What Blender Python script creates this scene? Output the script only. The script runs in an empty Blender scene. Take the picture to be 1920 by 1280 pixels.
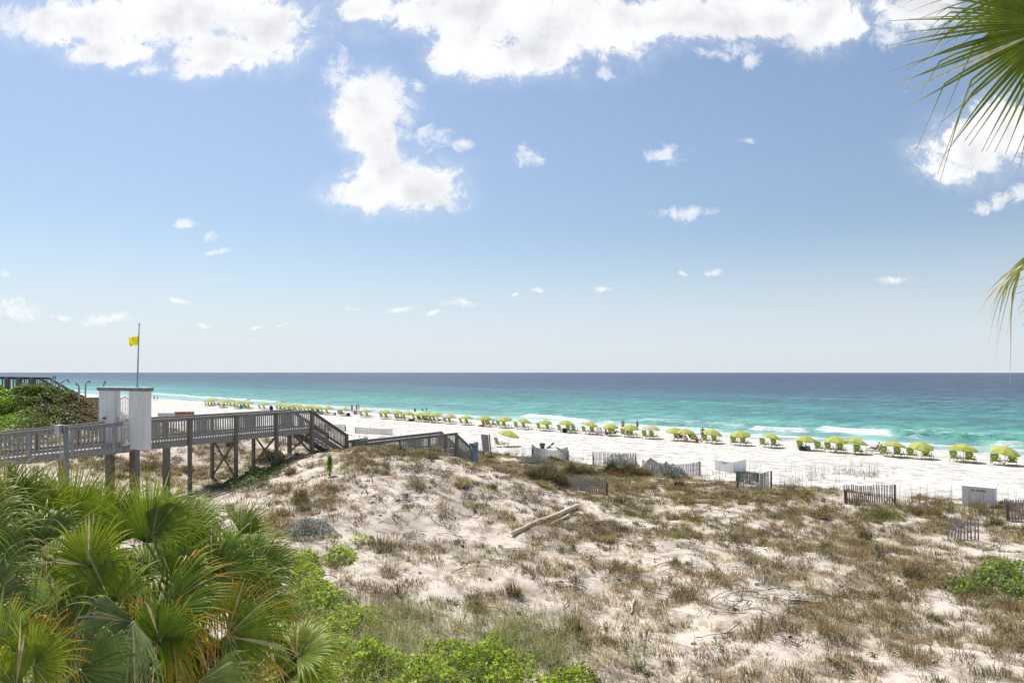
import bpy, bmesh, math, random
import numpy as np
from mathutils import Vector, Matrix, Euler

R = math.radians
random.seed(7)
rng = np.random.default_rng(7)
scene = bpy.context.scene
COL = scene.collection

# ------------------------------------------------------------------ frame of the place
H = 9.6                       # eye height above the sea (third-floor balcony)
F, CX, HY = 1280.0, 960.0, 698.0
SH_A = math.atan2(-.674, .739)            # the shore runs along D, the sea lies towards N
DX, DY, NX, NY = .739, -.674, .674, .739

def P(x, y, Y):               # photo pixel at depth Y -> world
    return Vector(((x - CX) / F * Y, Y, H - (y - HY) * Y / F))

def on_s(x, s):               # point on the line at distance s from the eye, seawards, seen at column x
    u = (x - CX) / F
    Y = s / (NY + NX * u)
    return u * Y, Y

# ------------------------------------------------------------------ noise
def _h(ix, iy, seed):
    n = (ix.astype(np.int64) * 374761393 + iy.astype(np.int64) * 668265263 + seed * 1442695041) & 0x7fffffff
    n = ((n ^ (n >> 13)) * 1274126177) & 0x7fffffff
    n = n ^ (n >> 16)
    return (n & 0xffff) / 65535.0

def vnoise(x, y, seed=0):
    x = np.asarray(x, float); y = np.asarray(y, float)
    ix = np.floor(x); iy = np.floor(y)
    fx = x - ix; fy = y - iy
    fx = fx * fx * (3 - 2 * fx); fy = fy * fy * (3 - 2 * fy)
    a = _h(ix, iy, seed); b = _h(ix + 1, iy, seed); c = _h(ix, iy + 1, seed); d = _h(ix + 1, iy + 1, seed)
    return (a * (1 - fx) + b * fx) * (1 - fy) + (c * (1 - fx) + d * fx) * fy

def fbm(x, y, seed=0, octv=4):
    t = 0; a = .5; n = 0
    for k in range(octv):
        t = t + a * vnoise(x * 2 ** k + 17.3 * k, y * 2 ** k - 9.1 * k, seed + k); n += a; a *= .5
    return t / n

def sstep(a, b, x):
    t = np.clip((x - a) / (b - a), 0, 1)
    return t * t * (3 - 2 * t)

# ------------------------------------------------------------------ terrain height
PS = np.array([-60, 10, 20, 30, 38, 42, 45, 48, 53, 80, 90, 96, 110, 140, 200, 1000, 40000.])
PZ = np.array([3.2, 3.0, 2.9, 2.7, 2.5, 2.35, 1.9, 1.45, 1.25, 1.2, .7, 0, -.8, -2, -4, -15, -40.])

def bump(X, Y, cx, cy, amp, sl, sr, sn, sf):
    dx = X - cx; dy = Y - cy
    sx = np.where(dx < 0, sl, sr); sy = np.where(dy < 0, sn, sf)
    return amp * np.exp(-.5 * (dx / sx) ** 2 - .5 * (dy / sy) ** 2)

def height(X, Y):
    X = np.asarray(X, float); Y = np.asarray(Y, float)
    s = NX * X + NY * Y; t = DX * X + DY * Y
    dune = 1 - sstep(42, 50, s)
    wob = 2.0 * (fbm(t * .12, s * .03, 3) - .5)
    z = np.interp(s + wob * dune * 2, PS, PZ)
    z = z + bump(X, Y, -7.0, 38.0, 2.42, 4.8, 6.1, 9.2, 3.4)
    z = z + bump(X, Y, -15.5, 45.5, 2.1, 4.5, 4.0, 4.0, 4.5)
    z = z + bump(X, Y, -24, 39, 2.3, 9, 5.6, 6.5, 8)
    z = z + bump(X, Y, -36, 51, 4.75, 14, 5.6, 7, 9)
    z = z + bump(X, Y, 13, 38, .35, 5, 9, 5, 4)
    z = z + bump(X, Y, 27, 35, .5, 5, 5, 3, 3)
    z = z + dune * (.55 * (fbm(X * .28, Y * .28, 11) - .5) + .22 * (fbm(X * 1.1, Y * 1.1, 21) - .5))
    z = z + .05 * (fbm(X * 1.5, Y * 1.5, 31, 3) - .5) * (s < 94)
    return z

def hz(x, y):
    return float(height(np.array([x]), np.array([y]))[0])

_YS = np.concatenate([np.arange(5, 60, .1), np.arange(60, 420, .5)])
def gp(x, y, lift=0.0):       # where the sight line of a photo pixel meets the ground
    u = (x - CX) / F; v = (y - HY) / F
    z = H - v * _YS
    g = height(u * _YS, _YS) + lift
    k = np.nonzero(z <= g)[0]
    Y = _YS[k[0]] if len(k) else 420.0
    return Vector((u * Y, Y, hz(u * Y, Y)))

# ------------------------------------------------------------------ materials
def new_mat(name):
    m = bpy.data.materials.new(name); m.use_nodes = True
    nt = m.node_tree; nt.nodes.clear()
    out = nt.nodes.new('ShaderNodeOutputMaterial')
    b = nt.nodes.new('ShaderNodeBsdfPrincipled')
    nt.links.new(b.outputs[0], out.inputs[0])
    return m, nt, b, out

def N(nt, kind, **kw):
    n = nt.nodes.new(kind)
    for k, v in kw.items():
        setattr(n, k, v)
    return n

def L(nt, a, b): nt.links.new(a, b)

def ramp(nt, fac, stops):
    r = N(nt, 'ShaderNodeValToRGB')
    e = r.color_ramp.elements
    while len(e) < len(stops): e.new(.5)
    for k, (p, c) in enumerate(stops):
        e[k].position = p; e[k].color = (*c, 1) if len(c) == 3 else c
    L(nt, fac, r.inputs[0]); return r

def noise(nt, scale, detail=4, rough=.6, vec=None, dist=0):
    n = N(nt, 'ShaderNodeTexNoise'); n.inputs['Scale'].default_value = scale
    n.inputs['Detail'].default_value = detail; n.inputs['Roughness'].default_value = rough
    n.inputs['Distortion'].default_value = dist
    if vec is not None: L(nt, vec, n.inputs['Vector'])
    return n

def coords(nt, scale=(1, 1, 1), which='Object'):
    t = N(nt, 'ShaderNodeTexCoord'); m = N(nt, 'ShaderNodeMapping')
    m.inputs['Scale'].default_value = scale
    L(nt, t.outputs[which], m.inputs['Vector']); return m.outputs[0]

def mixc(nt, fac, a, b, mode='MIX'):
    m = N(nt, 'ShaderNodeMix', data_type='RGBA', blend_type=mode)
    if hasattr(fac, 'default_value'): L(nt, fac, m.inputs[0])
    else: m.inputs[0].default_value = fac
    for s, v in ((6, a), (7, b)):
        if hasattr(v, 'default_value'): L(nt, v, m.inputs[s])
        else: m.inputs[s].default_value = (*v, 1)
    return m.outputs[2]

def plain(name, c, rough=.6, var=.25, scale=6, metal=0, trans=0, bump_s=0, stretch=(1, 1, 1), spec=.5):
    m, nt, b, out = new_mat(name)
    v = coords(nt, stretch)
    n = noise(nt, scale, 5, .65, v)
    lo = tuple(x * (1 - var) for x in c); hi = tuple(min(1, x * (1 + var)) for x in c)
    r = ramp(nt, n.outputs[0], [(.3, lo), (.7, hi)])
    L(nt, r.outputs[0], b.inputs['Base Color'])
    b.inputs['Roughness'].default_value = rough; b.inputs['Metallic'].default_value = metal
    b.inputs['Specular IOR Level'].default_value = spec
    if bump_s:
        bp = N(nt, 'ShaderNodeBump'); bp.inputs['Strength'].default_value = bump_s; bp.inputs['Distance'].default_value = .01
        L(nt, n.outputs[0], bp.inputs['Height']); L(nt, bp.outputs[0], b.inputs['Normal'])
    if trans:
        t = N(nt, 'ShaderNodeBsdfTranslucent'); L(nt, r.outputs[0], t.inputs[0])
        mx = N(nt, 'ShaderNodeMixShader'); mx.inputs[0].default_value = trans
        L(nt, b.outputs[0], mx.inputs[1]); L(nt, t.outputs[0], mx.inputs[2]); L(nt, mx.outputs[0], out.inputs[0])
    return m

def leafy(name, rough=.5, trans=.35, gain=1.0, spec=.4):
    """colour from the mesh's own Col attribute (leaf pigment with some shade painted in), light through the blade"""
    m, nt, b, out = new_mat(name)
    a = N(nt, 'ShaderNodeAttribute', attribute_name='Col')
    n = noise(nt, 9, 3, .6, coords(nt))
    r = ramp(nt, n.outputs[0], [(.3, (.75 * gain,) * 3), (.7, (1.2 * gain,) * 3)])
    c = mixc(nt, 1.0, a.outputs['Color'], r.outputs[0], 'MULTIPLY')
    L(nt, c, b.inputs['Base Color']); b.inputs['Roughness'].default_value = rough
    b.inputs['Specular IOR Level'].default_value = spec
    t = N(nt, 'ShaderNodeBsdfTranslucent'); L(nt, c, t.inputs[0])
    mx = N(nt, 'ShaderNodeMixShader'); mx.inputs[0].default_value = trans
    L(nt, b.outputs[0], mx.inputs[1]); L(nt, t.outputs[0], mx.inputs[2]); L(nt, mx.outputs[0], out.inputs[0])
    return m

M = {}
M['old_wood'] = plain('weathered_wood', (.23, .205, .18), .85, .45, 4, stretch=(3, 3, 14), bump_s=.4)
M['rail_wood'] = plain('rail_wood', (.31, .29, .265), .85, .4, 5, stretch=(4, 4, 4), bump_s=.3)
M['grey_baluster'] = plain('grey_baluster', (.33, .32, .30), .85, .35, 5, stretch=(6, 6, 2))
M['deck_wood'] = plain('deck_boards', (.33, .30, .27), .85, .35, 6, bump_s=.3)
M['post_wood'] = plain('post_wood', (.21, .175, .14), .9, .45, 5, stretch=(5, 5, 1.2), bump_s=.5)
M['stain_wood'] = plain('brown_wood', (.13, .085, .055), .8, .4, 6, stretch=(4, 4, 2))
M['white_paint'] = plain('white_paint', (.78, .76, .73), .55, .15, 2.2, stretch=(3, 3, .5))
M['white_metal'] = plain('white_metal', (.78, .77, .76), .4, .05, 3)
M['white_box'] = plain('white_box', (.88, .86, .82), .5, .05, 2)
M['trim_grey'] = plain('trim_grey', (.22, .21, .20), .7, .2, 4)
M['grey_metal'] = plain('galvanised', (.42, .43, .44), .45, .15, 8, metal=.5)
M['pole_metal'] = plain('pole_metal', (.36, .33, .31), .5, .2, 8, metal=.2)
M['flag'] = plain('yellow_cloth', (.82, .70, .01), .8, .08, 4, trans=.35)
M['lime'] = plain('lime_canopy', (.60, .62, .13), .8, .08, 2, trans=.35)
M['pink'] = plain('faded_pink_canopy', (.74, .56, .42), .8, .08, 2, trans=.3)
M['red_canopy'] = plain('red_canopy', (.66, .09, .04), .8, .1, 2, trans=.3)
M['chair_cloth'] = plain('green_chair_cloth', (.20, .32, .03), .85, .15, 5, trans=.15)
M['chair_wood'] = plain('chair_wood', (.30, .17, .09), .6, .3, 6)
M['emblem'] = plain('emblem_white', (.62, .70, .45), .7, .05, 5)
M['umb_pole'] = plain('umbrella_pole', (.55, .50, .44), .5, .1, 5)
M['black'] = plain('black_fabric', (.02, .02, .022), .7, .3, 5)
M['dark_green'] = plain('dark_green_plastic', (.025, .07, .03), .5, .2, 5)
M['orange'] = plain('orange_towel', (.75, .17, .03), .8, .1, 5)
M['blue_towel'] = plain('blue_towel', (.08, .42, .72), .9, .2, 5)
M['white_towel'] = plain('white_towel', (.75, .76, .80), .9, .1, 5)
M['teal_cloth'] = plain('teal_cloth', (.03, .33, .36), .9, .15, 5)
M['pink_cloth'] = plain('pink_cloth', (.75, .33, .42), .9, .15, 5)
M['navy'] = plain('navy_cloth', (.02, .035, .10), .8, .2, 5)
M['red_cloth'] = plain('red_cloth', (.72, .05, .02), .8, .15, 5)
M['black_cloth'] = plain('black_cloth', (.015, .015, .02), .8, .2, 5)
M['grey_cloth'] = plain('grey_shirt', (.45, .47, .50), .9, .1, 5)
M['skin_a'] = plain('skin_light', (.52, .28, .19), .55, .08, 12)
M['skin_b'] = plain('skin_tan', (.36, .17, .10), .55, .08, 12)
M['hair'] = plain('dark_hair', (.02, .014, .01), .6, .3, 20)
M['drift'] = plain('driftwood', (.66, .54, .39), .85, .3, 5, stretch=(1, 8, 8), bump_s=.6)
M['slat'] = plain('fence_slat', (.36, .33, .31), .9, .5, 3, stretch=(9, 9, .6))
M['slat_red'] = plain('fence_slat_reddish', (.35, .25, .225), .9, .5, 3, stretch=(9, 9, .6))
M['wire'] = plain('wire', (.10, .10, .10), .6, .2, 8, metal=.5)
M['sign_face'] = plain('sign_face', (.48, .48, .46), .5, .12, 3)
M['ink'] = plain('ink', (.03, .03, .035), .6, .1, 5)
M['grey_ink'] = plain('grey_ink', (.25, .25, .25), .6, .1, 5)
M['ink_red'] = plain('ink_red', (.62, .10, .10), .6, .1, 5)
M['ink_yellow'] = plain('ink_yellow', (.75, .66, .10), .6, .1, 5)
M['ink_green'] = plain('ink_green', (.03, .12, .06), .6, .1, 5)
M['bin_grey'] = plain('bin_blue_grey', (.22, .28, .32), .5, .15, 5)
M['rock'] = plain('rock', (.16, .10, .07), .9, .4, 8, bump_s=.6)
M['bamboo'] = plain('pale_pole', (.55, .53, .50), .5, .15, 6)
M['frond'] = leafy('palm_leaf', .40, .42, 1.1, .25)
M['grass'] = leafy('grass_blade', .6, .3)
M['leaf'] = leafy('small_leaf', .5, .45, 1.12)
M['twig'] = leafy('twig', .9, 0)
M['trunk'] = plain('palm_trunk', (.18, .13, .09), .95, .5, 7, bump_s=.8)

# ------------------------------------------------------------------ mesh helpers
class MB:
    def __init__(self):
        self.v = []; self.f = []; self.c = []; self.mi = []; self.mats = []
    def add(self, vs, fs, m=None):
        o = len(self.v)
        self.v.extend([tuple(p) for p in vs]); self.f.extend([tuple(i + o for i in f) for f in fs])
        k = 0
        if m is not None:
            if m not in self.mats: self.mats.append(m)
            k = self.mats.index(m)
        self.mi.extend([k] * len(fs))
    def box(self, c, size, rz=0, m=None, mat=None):
        sx, sy, sz = [d / 2 for d in size]
        vs = [Vector((x, y, z)) for x in (-sx, sx) for y in (-sy, sy) for z in (-sz, sz)]
        rot = mat if mat is not None else Matrix.Rotation(rz, 3, 'Z')
        vs = [rot @ p + Vector(c) for p in vs]
        self.add(vs, [(0, 1, 3, 2), (4, 6, 7, 5), (0, 4, 5, 1), (2, 3, 7, 6), (0, 2, 6, 4), (1, 5, 7, 3)], m)
    def beam(self, a, b, w, h, m=None, up=(0, 0, 1), bev=0):
        a = Vector(a); b = Vector(b); d = (b - a)
        if d.length < 1e-6: return
        d.normalize(); up = Vector(up)
        if abs(d.dot(up)) > .98: up = Vector((1, 0, 0)) if abs(d.x) < .9 else Vector((0, 1, 0))
        s = d.cross(up).normalized(); u = s.cross(d).normalized()
        vs = []
        for p in (a, b):
            for i, j in ((-1, -1), (1, -1), (1, 1), (-1, 1)):
                vs.append(p + s * (i * w / 2) + u * (j * h / 2))
        self.add(vs, [(3, 2, 1, 0), (4, 5, 6, 7), (0, 1, 5, 4), (1, 2, 6, 5), (2, 3, 7, 6), (3, 0, 4, 7)], m)
    def tube(self, pts, rad, n=8, m=None, cap=True):
        pts = [Vector(p) for p in pts]
        if not hasattr(rad, '__len__'): rad = [rad] * len(pts)
        vs = []; fs = []
        ref = None
        for k, p in enumerate(pts):
            d = (pts[min(k + 1, len(pts) - 1)] - pts[max(k - 1, 0)]).normalized()
            if ref is None: ref = Vector((0, 0, 1)) if abs(d.z) < .9 else Vector((1, 0, 0))
            s = d.cross(ref).normalized(); u = s.cross(d).normalized(); ref = u
            for i in range(n):
                a = 2 * math.pi * i / n
                vs.append(p + (s * math.cos(a) + u * math.sin(a)) * rad[k])
        for k in range(len(pts) - 1):
            for i in range(n):
                j = (i + 1) % n
                fs.append((k * n + i, k * n + j, (k + 1) * n + j, (k + 1) * n + i))
        if cap:
            fs.append(tuple(range(n))[::-1]); fs.append(tuple((len(pts) - 1) * n + i for i in range(n)))
        self.add(vs, fs, m)
    def lathe(self, prof, n=12, c=(0, 0, 0), m=None):
        vs = []; fs = []
        for r, z in prof:
            for i in range(n):
                a = 2 * math.pi * i / n
                vs.append((c[0] + r * math.cos(a), c[1] + r * math.sin(a), c[2] + z))
        for k in range(len(prof) - 1):
            for i in range(n):
                j = (i + 1) % n
                fs.append((k * n + i, k * n + j, (k + 1) * n + j, (k + 1) * n + i))
        fs.append(tuple(range(n))[::-1]); fs.append(tuple((len(prof) - 1) * n + i for i in range(n)))
        self.add(vs, fs, m)
    def build(self, name, mat=None, parent=None, smooth=False, bevel=0):
        me = bpy.data.meshes.new(name); me.from_pydata(self.v, [], self.f); me.update()
        ms = self.mats if self.mats else [mat]
        for m in ms: me.materials.append(M[m] if isinstance(m, str) else m)
        if self.mats: me.polygons.foreach_set('material_index', self.mi)
        if smooth: me.polygons.foreach_set('use_smooth', [True] * len(me.polygons))
        o = bpy.data.objects.new(name, me); COL.objects.link(o)
        if parent is not None: o.parent = parent
        if bevel:
            bv = o.modifiers.new('soft', 'BEVEL'); bv.width = bevel; bv.segments = 2; bv.limit_method = 'ANGLE'
        return o

def arr_mesh(name, V, faces, Cc, mat, parent=None, smooth=False):
    """V (n,3); faces list of (m,k) index arrays; Cc (n,3) colour per vertex"""
    me = bpy.data.meshes.new(name)
    me.vertices.add(len(V)); me.vertices.foreach_set('co', np.asarray(V, np.float32).ravel())
    faces = [f for f in faces if len(f)]
    nl = sum(f.size for f in faces); npoly = sum(len(f) for f in faces)
    me.loops.add(nl); me.polygons.add(npoly)
    me.loops.foreach_set('vertex_index', np.concatenate([f.ravel() for f in faces]).astype(np.int32))
    tot = np.concatenate([np.full(len(f), f.shape[1], np.int32) for f in faces])
    st = np.concatenate([[0], np.cumsum(tot)[:-1]]).astype(np.int32)
    me.polygons.foreach_set('loop_start', st)
    me.polygons.foreach_set('loop_total', tot)
    me.update(calc_edges=True)
    if Cc is not None:
        at = me.color_attributes.new('Col', 'FLOAT_COLOR', 'POINT')
        c4 = np.ones((len(V), 4), np.float32); c4[:, :3] = Cc
        at.data.foreach_set('color', c4.ravel())
    me.materials.append(M[mat] if isinstance(mat, str) else mat)
    if smooth: me.polygons.foreach_set('use_smooth', np.ones(npoly, bool))
    me.validate()
    o = bpy.data.objects.new(name, me); COL.objects.link(o)
    if parent is not None: o.parent = parent
    return o

def tag(o, label, cat, group=None, kind=None):
    if label: o['label'] = label
    if cat: o['category'] = cat
    if group: o['group'] = group
    if kind: o['kind'] = kind
    return o

def thing(name, label, cat, loc=(0, 0, 0), rz=0, group=None):
    o = bpy.data.objects.new(name, None); COL.objects.link(o)
    o.location = loc; o.rotation_euler = (0, 0, rz); o.empty_display_size = .2
    return tag(o, label, cat, group)

def kids(o):
    return [c for c in ALLK.get(o.name, [])]
ALLK = {}
def reg(root, *parts):
    ALLK.setdefault(root.name, []).extend(parts)
def dup(root, loc, rot, label, group=None):
    r = root.copy(); COL.objects.link(r); r.location = loc; r.rotation_euler = rot; r['label'] = label
    if group: r['group'] = group
    def rec(src, dst):
        for ch in ALLK.get(src.name, []):
            c = ch.copy(); COL.objects.link(c); c.parent = dst
            reg(dst, c); rec(ch, c)
    rec(root, r)
    return r

ORD = ['first', 'second', 'third', 'fourth', 'fifth', 'sixth', 'seventh', 'eighth', 'ninth', 'tenth', 'eleventh', 'twelfth',
       'thirteenth', 'fourteenth', 'fifteenth', 'sixteenth', 'seventeenth', 'eighteenth', 'nineteenth', 'twentieth',
       'twenty-first', 'twenty-second', 'twenty-third', 'twenty-fourth', 'twenty-fifth', 'twenty-sixth', 'twenty-seventh',
       'twenty-eighth', 'twenty-ninth', 'thirtieth', 'thirty-first', 'thirty-second', 'thirty-third', 'thirty-fourth']

# ================================================================== CAMERA, SUN, SKY
cam = bpy.data.cameras.new('camera'); cam.sensor_width = 36; cam.lens = 24.0; cam.shift_y = 58 / 1920
cam.clip_start = .05; cam.clip_end = 80000
co = bpy.data.objects.new('camera', cam); COL.objects.link(co)
co.location = (0, 0, H); co.rotation_euler = (R(90), 0, 0); scene.camera = co

SUN_EL, SUN_AZ = R(56), R(-36)          # azimuth from the view axis (+Y), negative = left
sd = Vector((math.sin(SUN_AZ) * math.cos(SUN_EL), math.cos(SUN_AZ) * math.cos(SUN_EL), math.sin(SUN_EL)))
sl = bpy.data.lights.new('sun', 'SUN'); sl.energy = 5.0; sl.angle = R(.55); sl.color = (1, .965, .91)
so = bpy.data.objects.new('sun', sl); COL.objects.link(so)
so.rotation_euler = (-sd).to_track_quat('-Z', 'Y').to_euler()

scene.view_settings.view_transform = 'Standard'; scene.view_settings.look = 'None'
scene.view_settings.exposure = 0.12; scene.view_settings.gamma = 1

w = bpy.data.worlds.new('World'); scene.world = w; w.use_nodes = True
nt = w.node_tree; nt.nodes.clear()
wo = N(nt, 'ShaderNodeOutputWorld')
sky = N(nt, 'ShaderNodeTexSky', sky_type='NISHITA'); sky.sun_disc = False
sky.sun_elevation = SUN_EL; sky.sun_rotation = SUN_AZ
sky.altitude = 0; sky.air_density = 1.0; sky.dust_density = .35; sky.ozone_density = 1.3
bg = N(nt, 'ShaderNodeBackground'); bg.inputs[1].default_value = .10
hs = N(nt, 'ShaderNodeHueSaturation'); hs.inputs['Saturation'].default_value = .91; hs.inputs['Value'].default_value = 1.0
L(nt, sky.outputs[0], hs.inputs['Color']); L(nt, hs.outputs[0], bg.inputs[0])
seq = N(nt, 'ShaderNodeTexCoord'); ses = N(nt, 'ShaderNodeSeparateXYZ'); L(nt, seq.outputs['Generated'], ses.inputs[0])
smr = N(nt, 'ShaderNodeMapRange', interpolation_type='SMOOTHSTEP'); L(nt, ses.outputs[2], smr.inputs[0]); smr.inputs[1].default_value = .05; smr.inputs[2].default_value = .45; smr.inputs[3].default_value = .098; smr.inputs[4].default_value = .120
L(nt, smr.outputs[0], bg.inputs[1])
# clouds: ellipses on the dome (by direction), broken up with noise
tc = N(nt, 'ShaderNodeTexCoord')
sx = N(nt, 'ShaderNodeSeparateXYZ'); L(nt, tc.outputs['Generated'], sx.inputs[0])
def mth(op, a, b=None, clamp=False):
    n = N(nt, 'ShaderNodeMath', operation=op); n.use_clamp = clamp
    for i, q in enumerate((a, b)):
        if q is None: continue
        if hasattr(q, 'default_value'): L(nt, q, n.inputs[i])
        else: n.inputs[i].default_value = q
    return n.outputs[0]
yy = mth('MAXIMUM', sx.outputs[1], .02)
cu = mth('DIVIDE', sx.outputs[0], yy); cv = mth('DIVIDE', sx.outputs[2], yy)
cc = N(nt, 'ShaderNodeCombineXYZ'); L(nt, cu, cc.inputs[0]); L(nt, cv, cc.inputs[1])
uv = cc.outputs[0]
wn = noise(nt, 7, 3, .6, uv)                     # domain warp
ws = N(nt, 'ShaderNodeVectorMath', operation='SUBTRACT'); L(nt, wn.outputs['Color'], ws.inputs[0]); ws.inputs[1].default_value = (.5, .5, .5)
wm = N(nt, 'ShaderNodeVectorMath', operation='MULTIPLY_ADD'); L(nt, ws.outputs[0], wm.inputs[0]); wm.inputs[1].default_value = (.06, .045, 0); L(nt, uv, wm.inputs[2])
wuv = wm.outputs[0]
BL = [(300, 30, 285, 62), (430, 95, 125, 45), (130, 35, 95, 42), (390, 135, 62, 26), (500, 55, 90, 62), (215, 92, 95, 32), (285, 130, 60, 20), (20, 40, 40, 34),
      (640, 135, 48, 62), (690, 205, 82, 72), (738, 155, 38, 40), (700, 260, 66, 50), (725, 320, 72, 42), (690, 362, 76, 44), (780, 352, 92, 52), (842, 385, 46, 27), (818, 262, 40, 30), (862, 275, 30, 17), (800, 245, 26, 24), (765, 228, 40, 40), (640, 325, 26, 18),
      (900, 15, 240, 60), (1050, 50, 215, 72), (870, 95, 75, 48), (1000, 100, 110, 46), (1250, 35, 260, 50), (1400, 30, 190, 44), (1375, 88, 44, 30), (1398, 112, 34, 26), (1330, 100, 50, 18), (1590, 60, 50, 26), (1480, 70, 60, 22), (1545, 30, 76, 66), (880, 135, 38, 22), (1130, 135, 30, 18), (700, 10, 70, 30),
      (990, 298, 40, 26), (1250, 285, 46, 26), (1285, 397, 78, 20), (1675, 70, 46, 36), (1720, 20, 100, 46),
      (1800, 275, 92, 58), (1890, 240, 66, 66), (1838, 384, 40, 17), (1870, 370, 34, 22), (1915, 360, 36, 28),
      (28, 578, 54, 26), (200, 598, 66, 15), (398, 438, 24, 22), (405, 470, 30, 9), (345, 412, 32, 11), (340, 562, 22, 7), (862, 571, 44, 10), (530, 604, 20, 6), (665, 577, 20, 6), (750, 577, 34, 6), (818, 586, 16, 6),
      (1130, 543, 32, 7), (1680, 529, 52, 12), (1010, 547, 18, 6), (1340, 509, 22, 9), (380, 604, 18, 5), (480, 606, 22, 5), (1275, 512, 16, 6), (970, 551, 14, 5), (785, 157, 22, 14), (1395, 265, 30, 9), (10, 512, 16, 10), (120, 592, 30, 8)]
acc = None; acc_s = None
for x, y, rx, ry in BL:
    iu, iv = F / rx, F / ry
    c = N(nt, 'ShaderNodeVectorMath', operation='MULTIPLY_ADD'); L(nt, wuv, c.inputs[0])
    c.inputs[1].default_value = (iu, iv, 0); c.inputs[2].default_value = (-(x - CX) / F * iu, -(HY - y) / F * iv, 0)
    l = N(nt, 'ShaderNodeVectorMath', operation='LENGTH'); L(nt, c.outputs[0], l.inputs[0])
    d = l.outputs['Value']
    if rx < 50 or ry < 24 or (x, y) in ((990, 298), (1285, 397), (28, 578), (1675, 70)):
        acc_s = d if acc_s is None else mth('MINIMUM', acc_s, d)
        continue
    if acc is None: acc = d
    else:
        sm = N(nt, 'ShaderNodeMath', operation='SMOOTH_MIN'); L(nt, acc, sm.inputs[0]); L(nt, d, sm.inputs[1]); sm.inputs[2].default_value = .35
        acc = sm.outputs[0]
f = mth('SUBTRACT', 1.0, acc); f_s = mth('SUBTRACT', 1.0, acc_s)
n1 = noise(nt, 8.5, 14, .66, uv, .45)
n2 = noise(nt, 30, 12, .70, uv, .9)
e = mth('MULTIPLY', mth('SUBTRACT', n1.outputs[0], .5), 2.5)
e2 = mth('MULTIPLY', mth('SUBTRACT', n2.outputs[0], .5), 2.0)
fe = mth('ADD', mth('ADD', mth('MULTIPLY', f, 1.25), e), e2)
mr = N(nt, 'ShaderNodeMapRange', interpolation_type='SMOOTHSTEP'); L(nt, fe, mr.inputs[0]); mr.inputs[1].default_value = -.14; mr.inputs[2].default_value = .46
gate = N(nt, 'ShaderNodeMapRange', interpolation_type='SMOOTHSTEP'); L(nt, f, gate.inputs[0]); gate.inputs[1].default_value = -.55; gate.inputs[2].default_value = .30
mrw = N(nt, 'ShaderNodeMapRange', interpolation_type='SMOOTHSTEP'); L(nt, mth('ADD', mth('ADD', mth('MULTIPLY', f, .9), mth('MULTIPLY', e, .8)), mth('MULTIPLY', e2, .9)), mrw.inputs[0]); mrw.inputs[1].default_value = -.75; mrw.inputs[2].default_value = 1.3; mrw.inputs[4].default_value = .62
gw = N(nt, 'ShaderNodeMapRange', interpolation_type='SMOOTHSTEP'); L(nt, f, gw.inputs[0]); gw.inputs[1].default_value = -.95; gw.inputs[2].default_value = .3
mask = mth('MAXIMUM', mth('MULTIPLY', mth('MULTIPLY', mr.outputs[0], gate.outputs[0]), .97), mth('MULTIPLY', mrw.outputs[0], gw.outputs[0]))
n4 = noise(nt, 42, 8, .68, wuv, .6)
mrs = N(nt, 'ShaderNodeMapRange', interpolation_type='SMOOTHSTEP'); L(nt, mth('ADD', mth('ADD', mth('MULTIPLY', f_s, 1.0), mth('MULTIPLY', mth('SUBTRACT', n4.outputs[0], .5), 3.0)), mth('MULTIPLY', e, .6)), mrs.inputs[0]); mrs.inputs[1].default_value = .08; mrs.inputs[2].default_value = 1.05; mrs.inputs[4].default_value = .66
gs = N(nt, 'ShaderNodeMapRange', interpolation_type='SMOOTHSTEP'); L(nt, f_s, gs.inputs[0]); gs.inputs[1].default_value = -.5; gs.inputs[2].default_value = .4
mask = mth('MAXIMUM', mask, mth('MULTIPLY', mrs.outputs[0], gs.outputs[0]))
# thickness seen against the sun: thick middles go pale grey, edges stay white
off = N(nt, 'ShaderNodeVectorMath', operation='ADD'); L(nt, uv, off.inputs[0]); off.inputs[1].default_value = (-.03, .045, 0)
n3 = noise(nt, 9, 7, .6, off.outputs[0], .25)
th = mth('ADD', mth('MULTIPLY', mth('SUBTRACT', f, .15), .55), mth('MULTIPLY', mth('SUBTRACT', n3.outputs[0], .43), 3.2))
cr = ramp(nt, mth('MULTIPLY', th, 1.0, True), [(0, (1.0, 1.0, 1.0)), (.45, (.90, .91, .925)), (1, (.70, .715, .74))])
bg2 = N(nt, 'ShaderNodeBackground'); L(nt, cr.outputs[0], bg2.inputs[0]); bg2.inputs[1].default_value = .98
# pale damp air low over the sea
el = N(nt, 'ShaderNodeMapRange', interpolation_type='SMOOTHSTEP'); L(nt, sx.outputs[2], el.inputs[0]); el.inputs[1].default_value = .0; el.inputs[2].default_value = .21; el.inputs[3].default_value = .84; el.inputs[4].default_value = 0
bg3 = N(nt, 'ShaderNodeBackground'); bg3.inputs[0].default_value = (.67, .745, .84, 1); bg3.inputs[1].default_value = .98
m1 = N(nt, 'ShaderNodeMixShader'); L(nt, el.outputs[0], m1.inputs[0]); L(nt, bg.outputs[0], m1.inputs[1]); L(nt, bg3.outputs[0], m1.inputs[2])
m2 = N(nt, 'ShaderNodeMixShader'); L(nt, mask, m2.inputs[0]); L(nt, m1.outputs[0], m2.inputs[1]); L(nt, bg2.outputs[0], m2.inputs[2])
L(nt, m2.outputs[0], wo.inputs[0])

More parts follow.
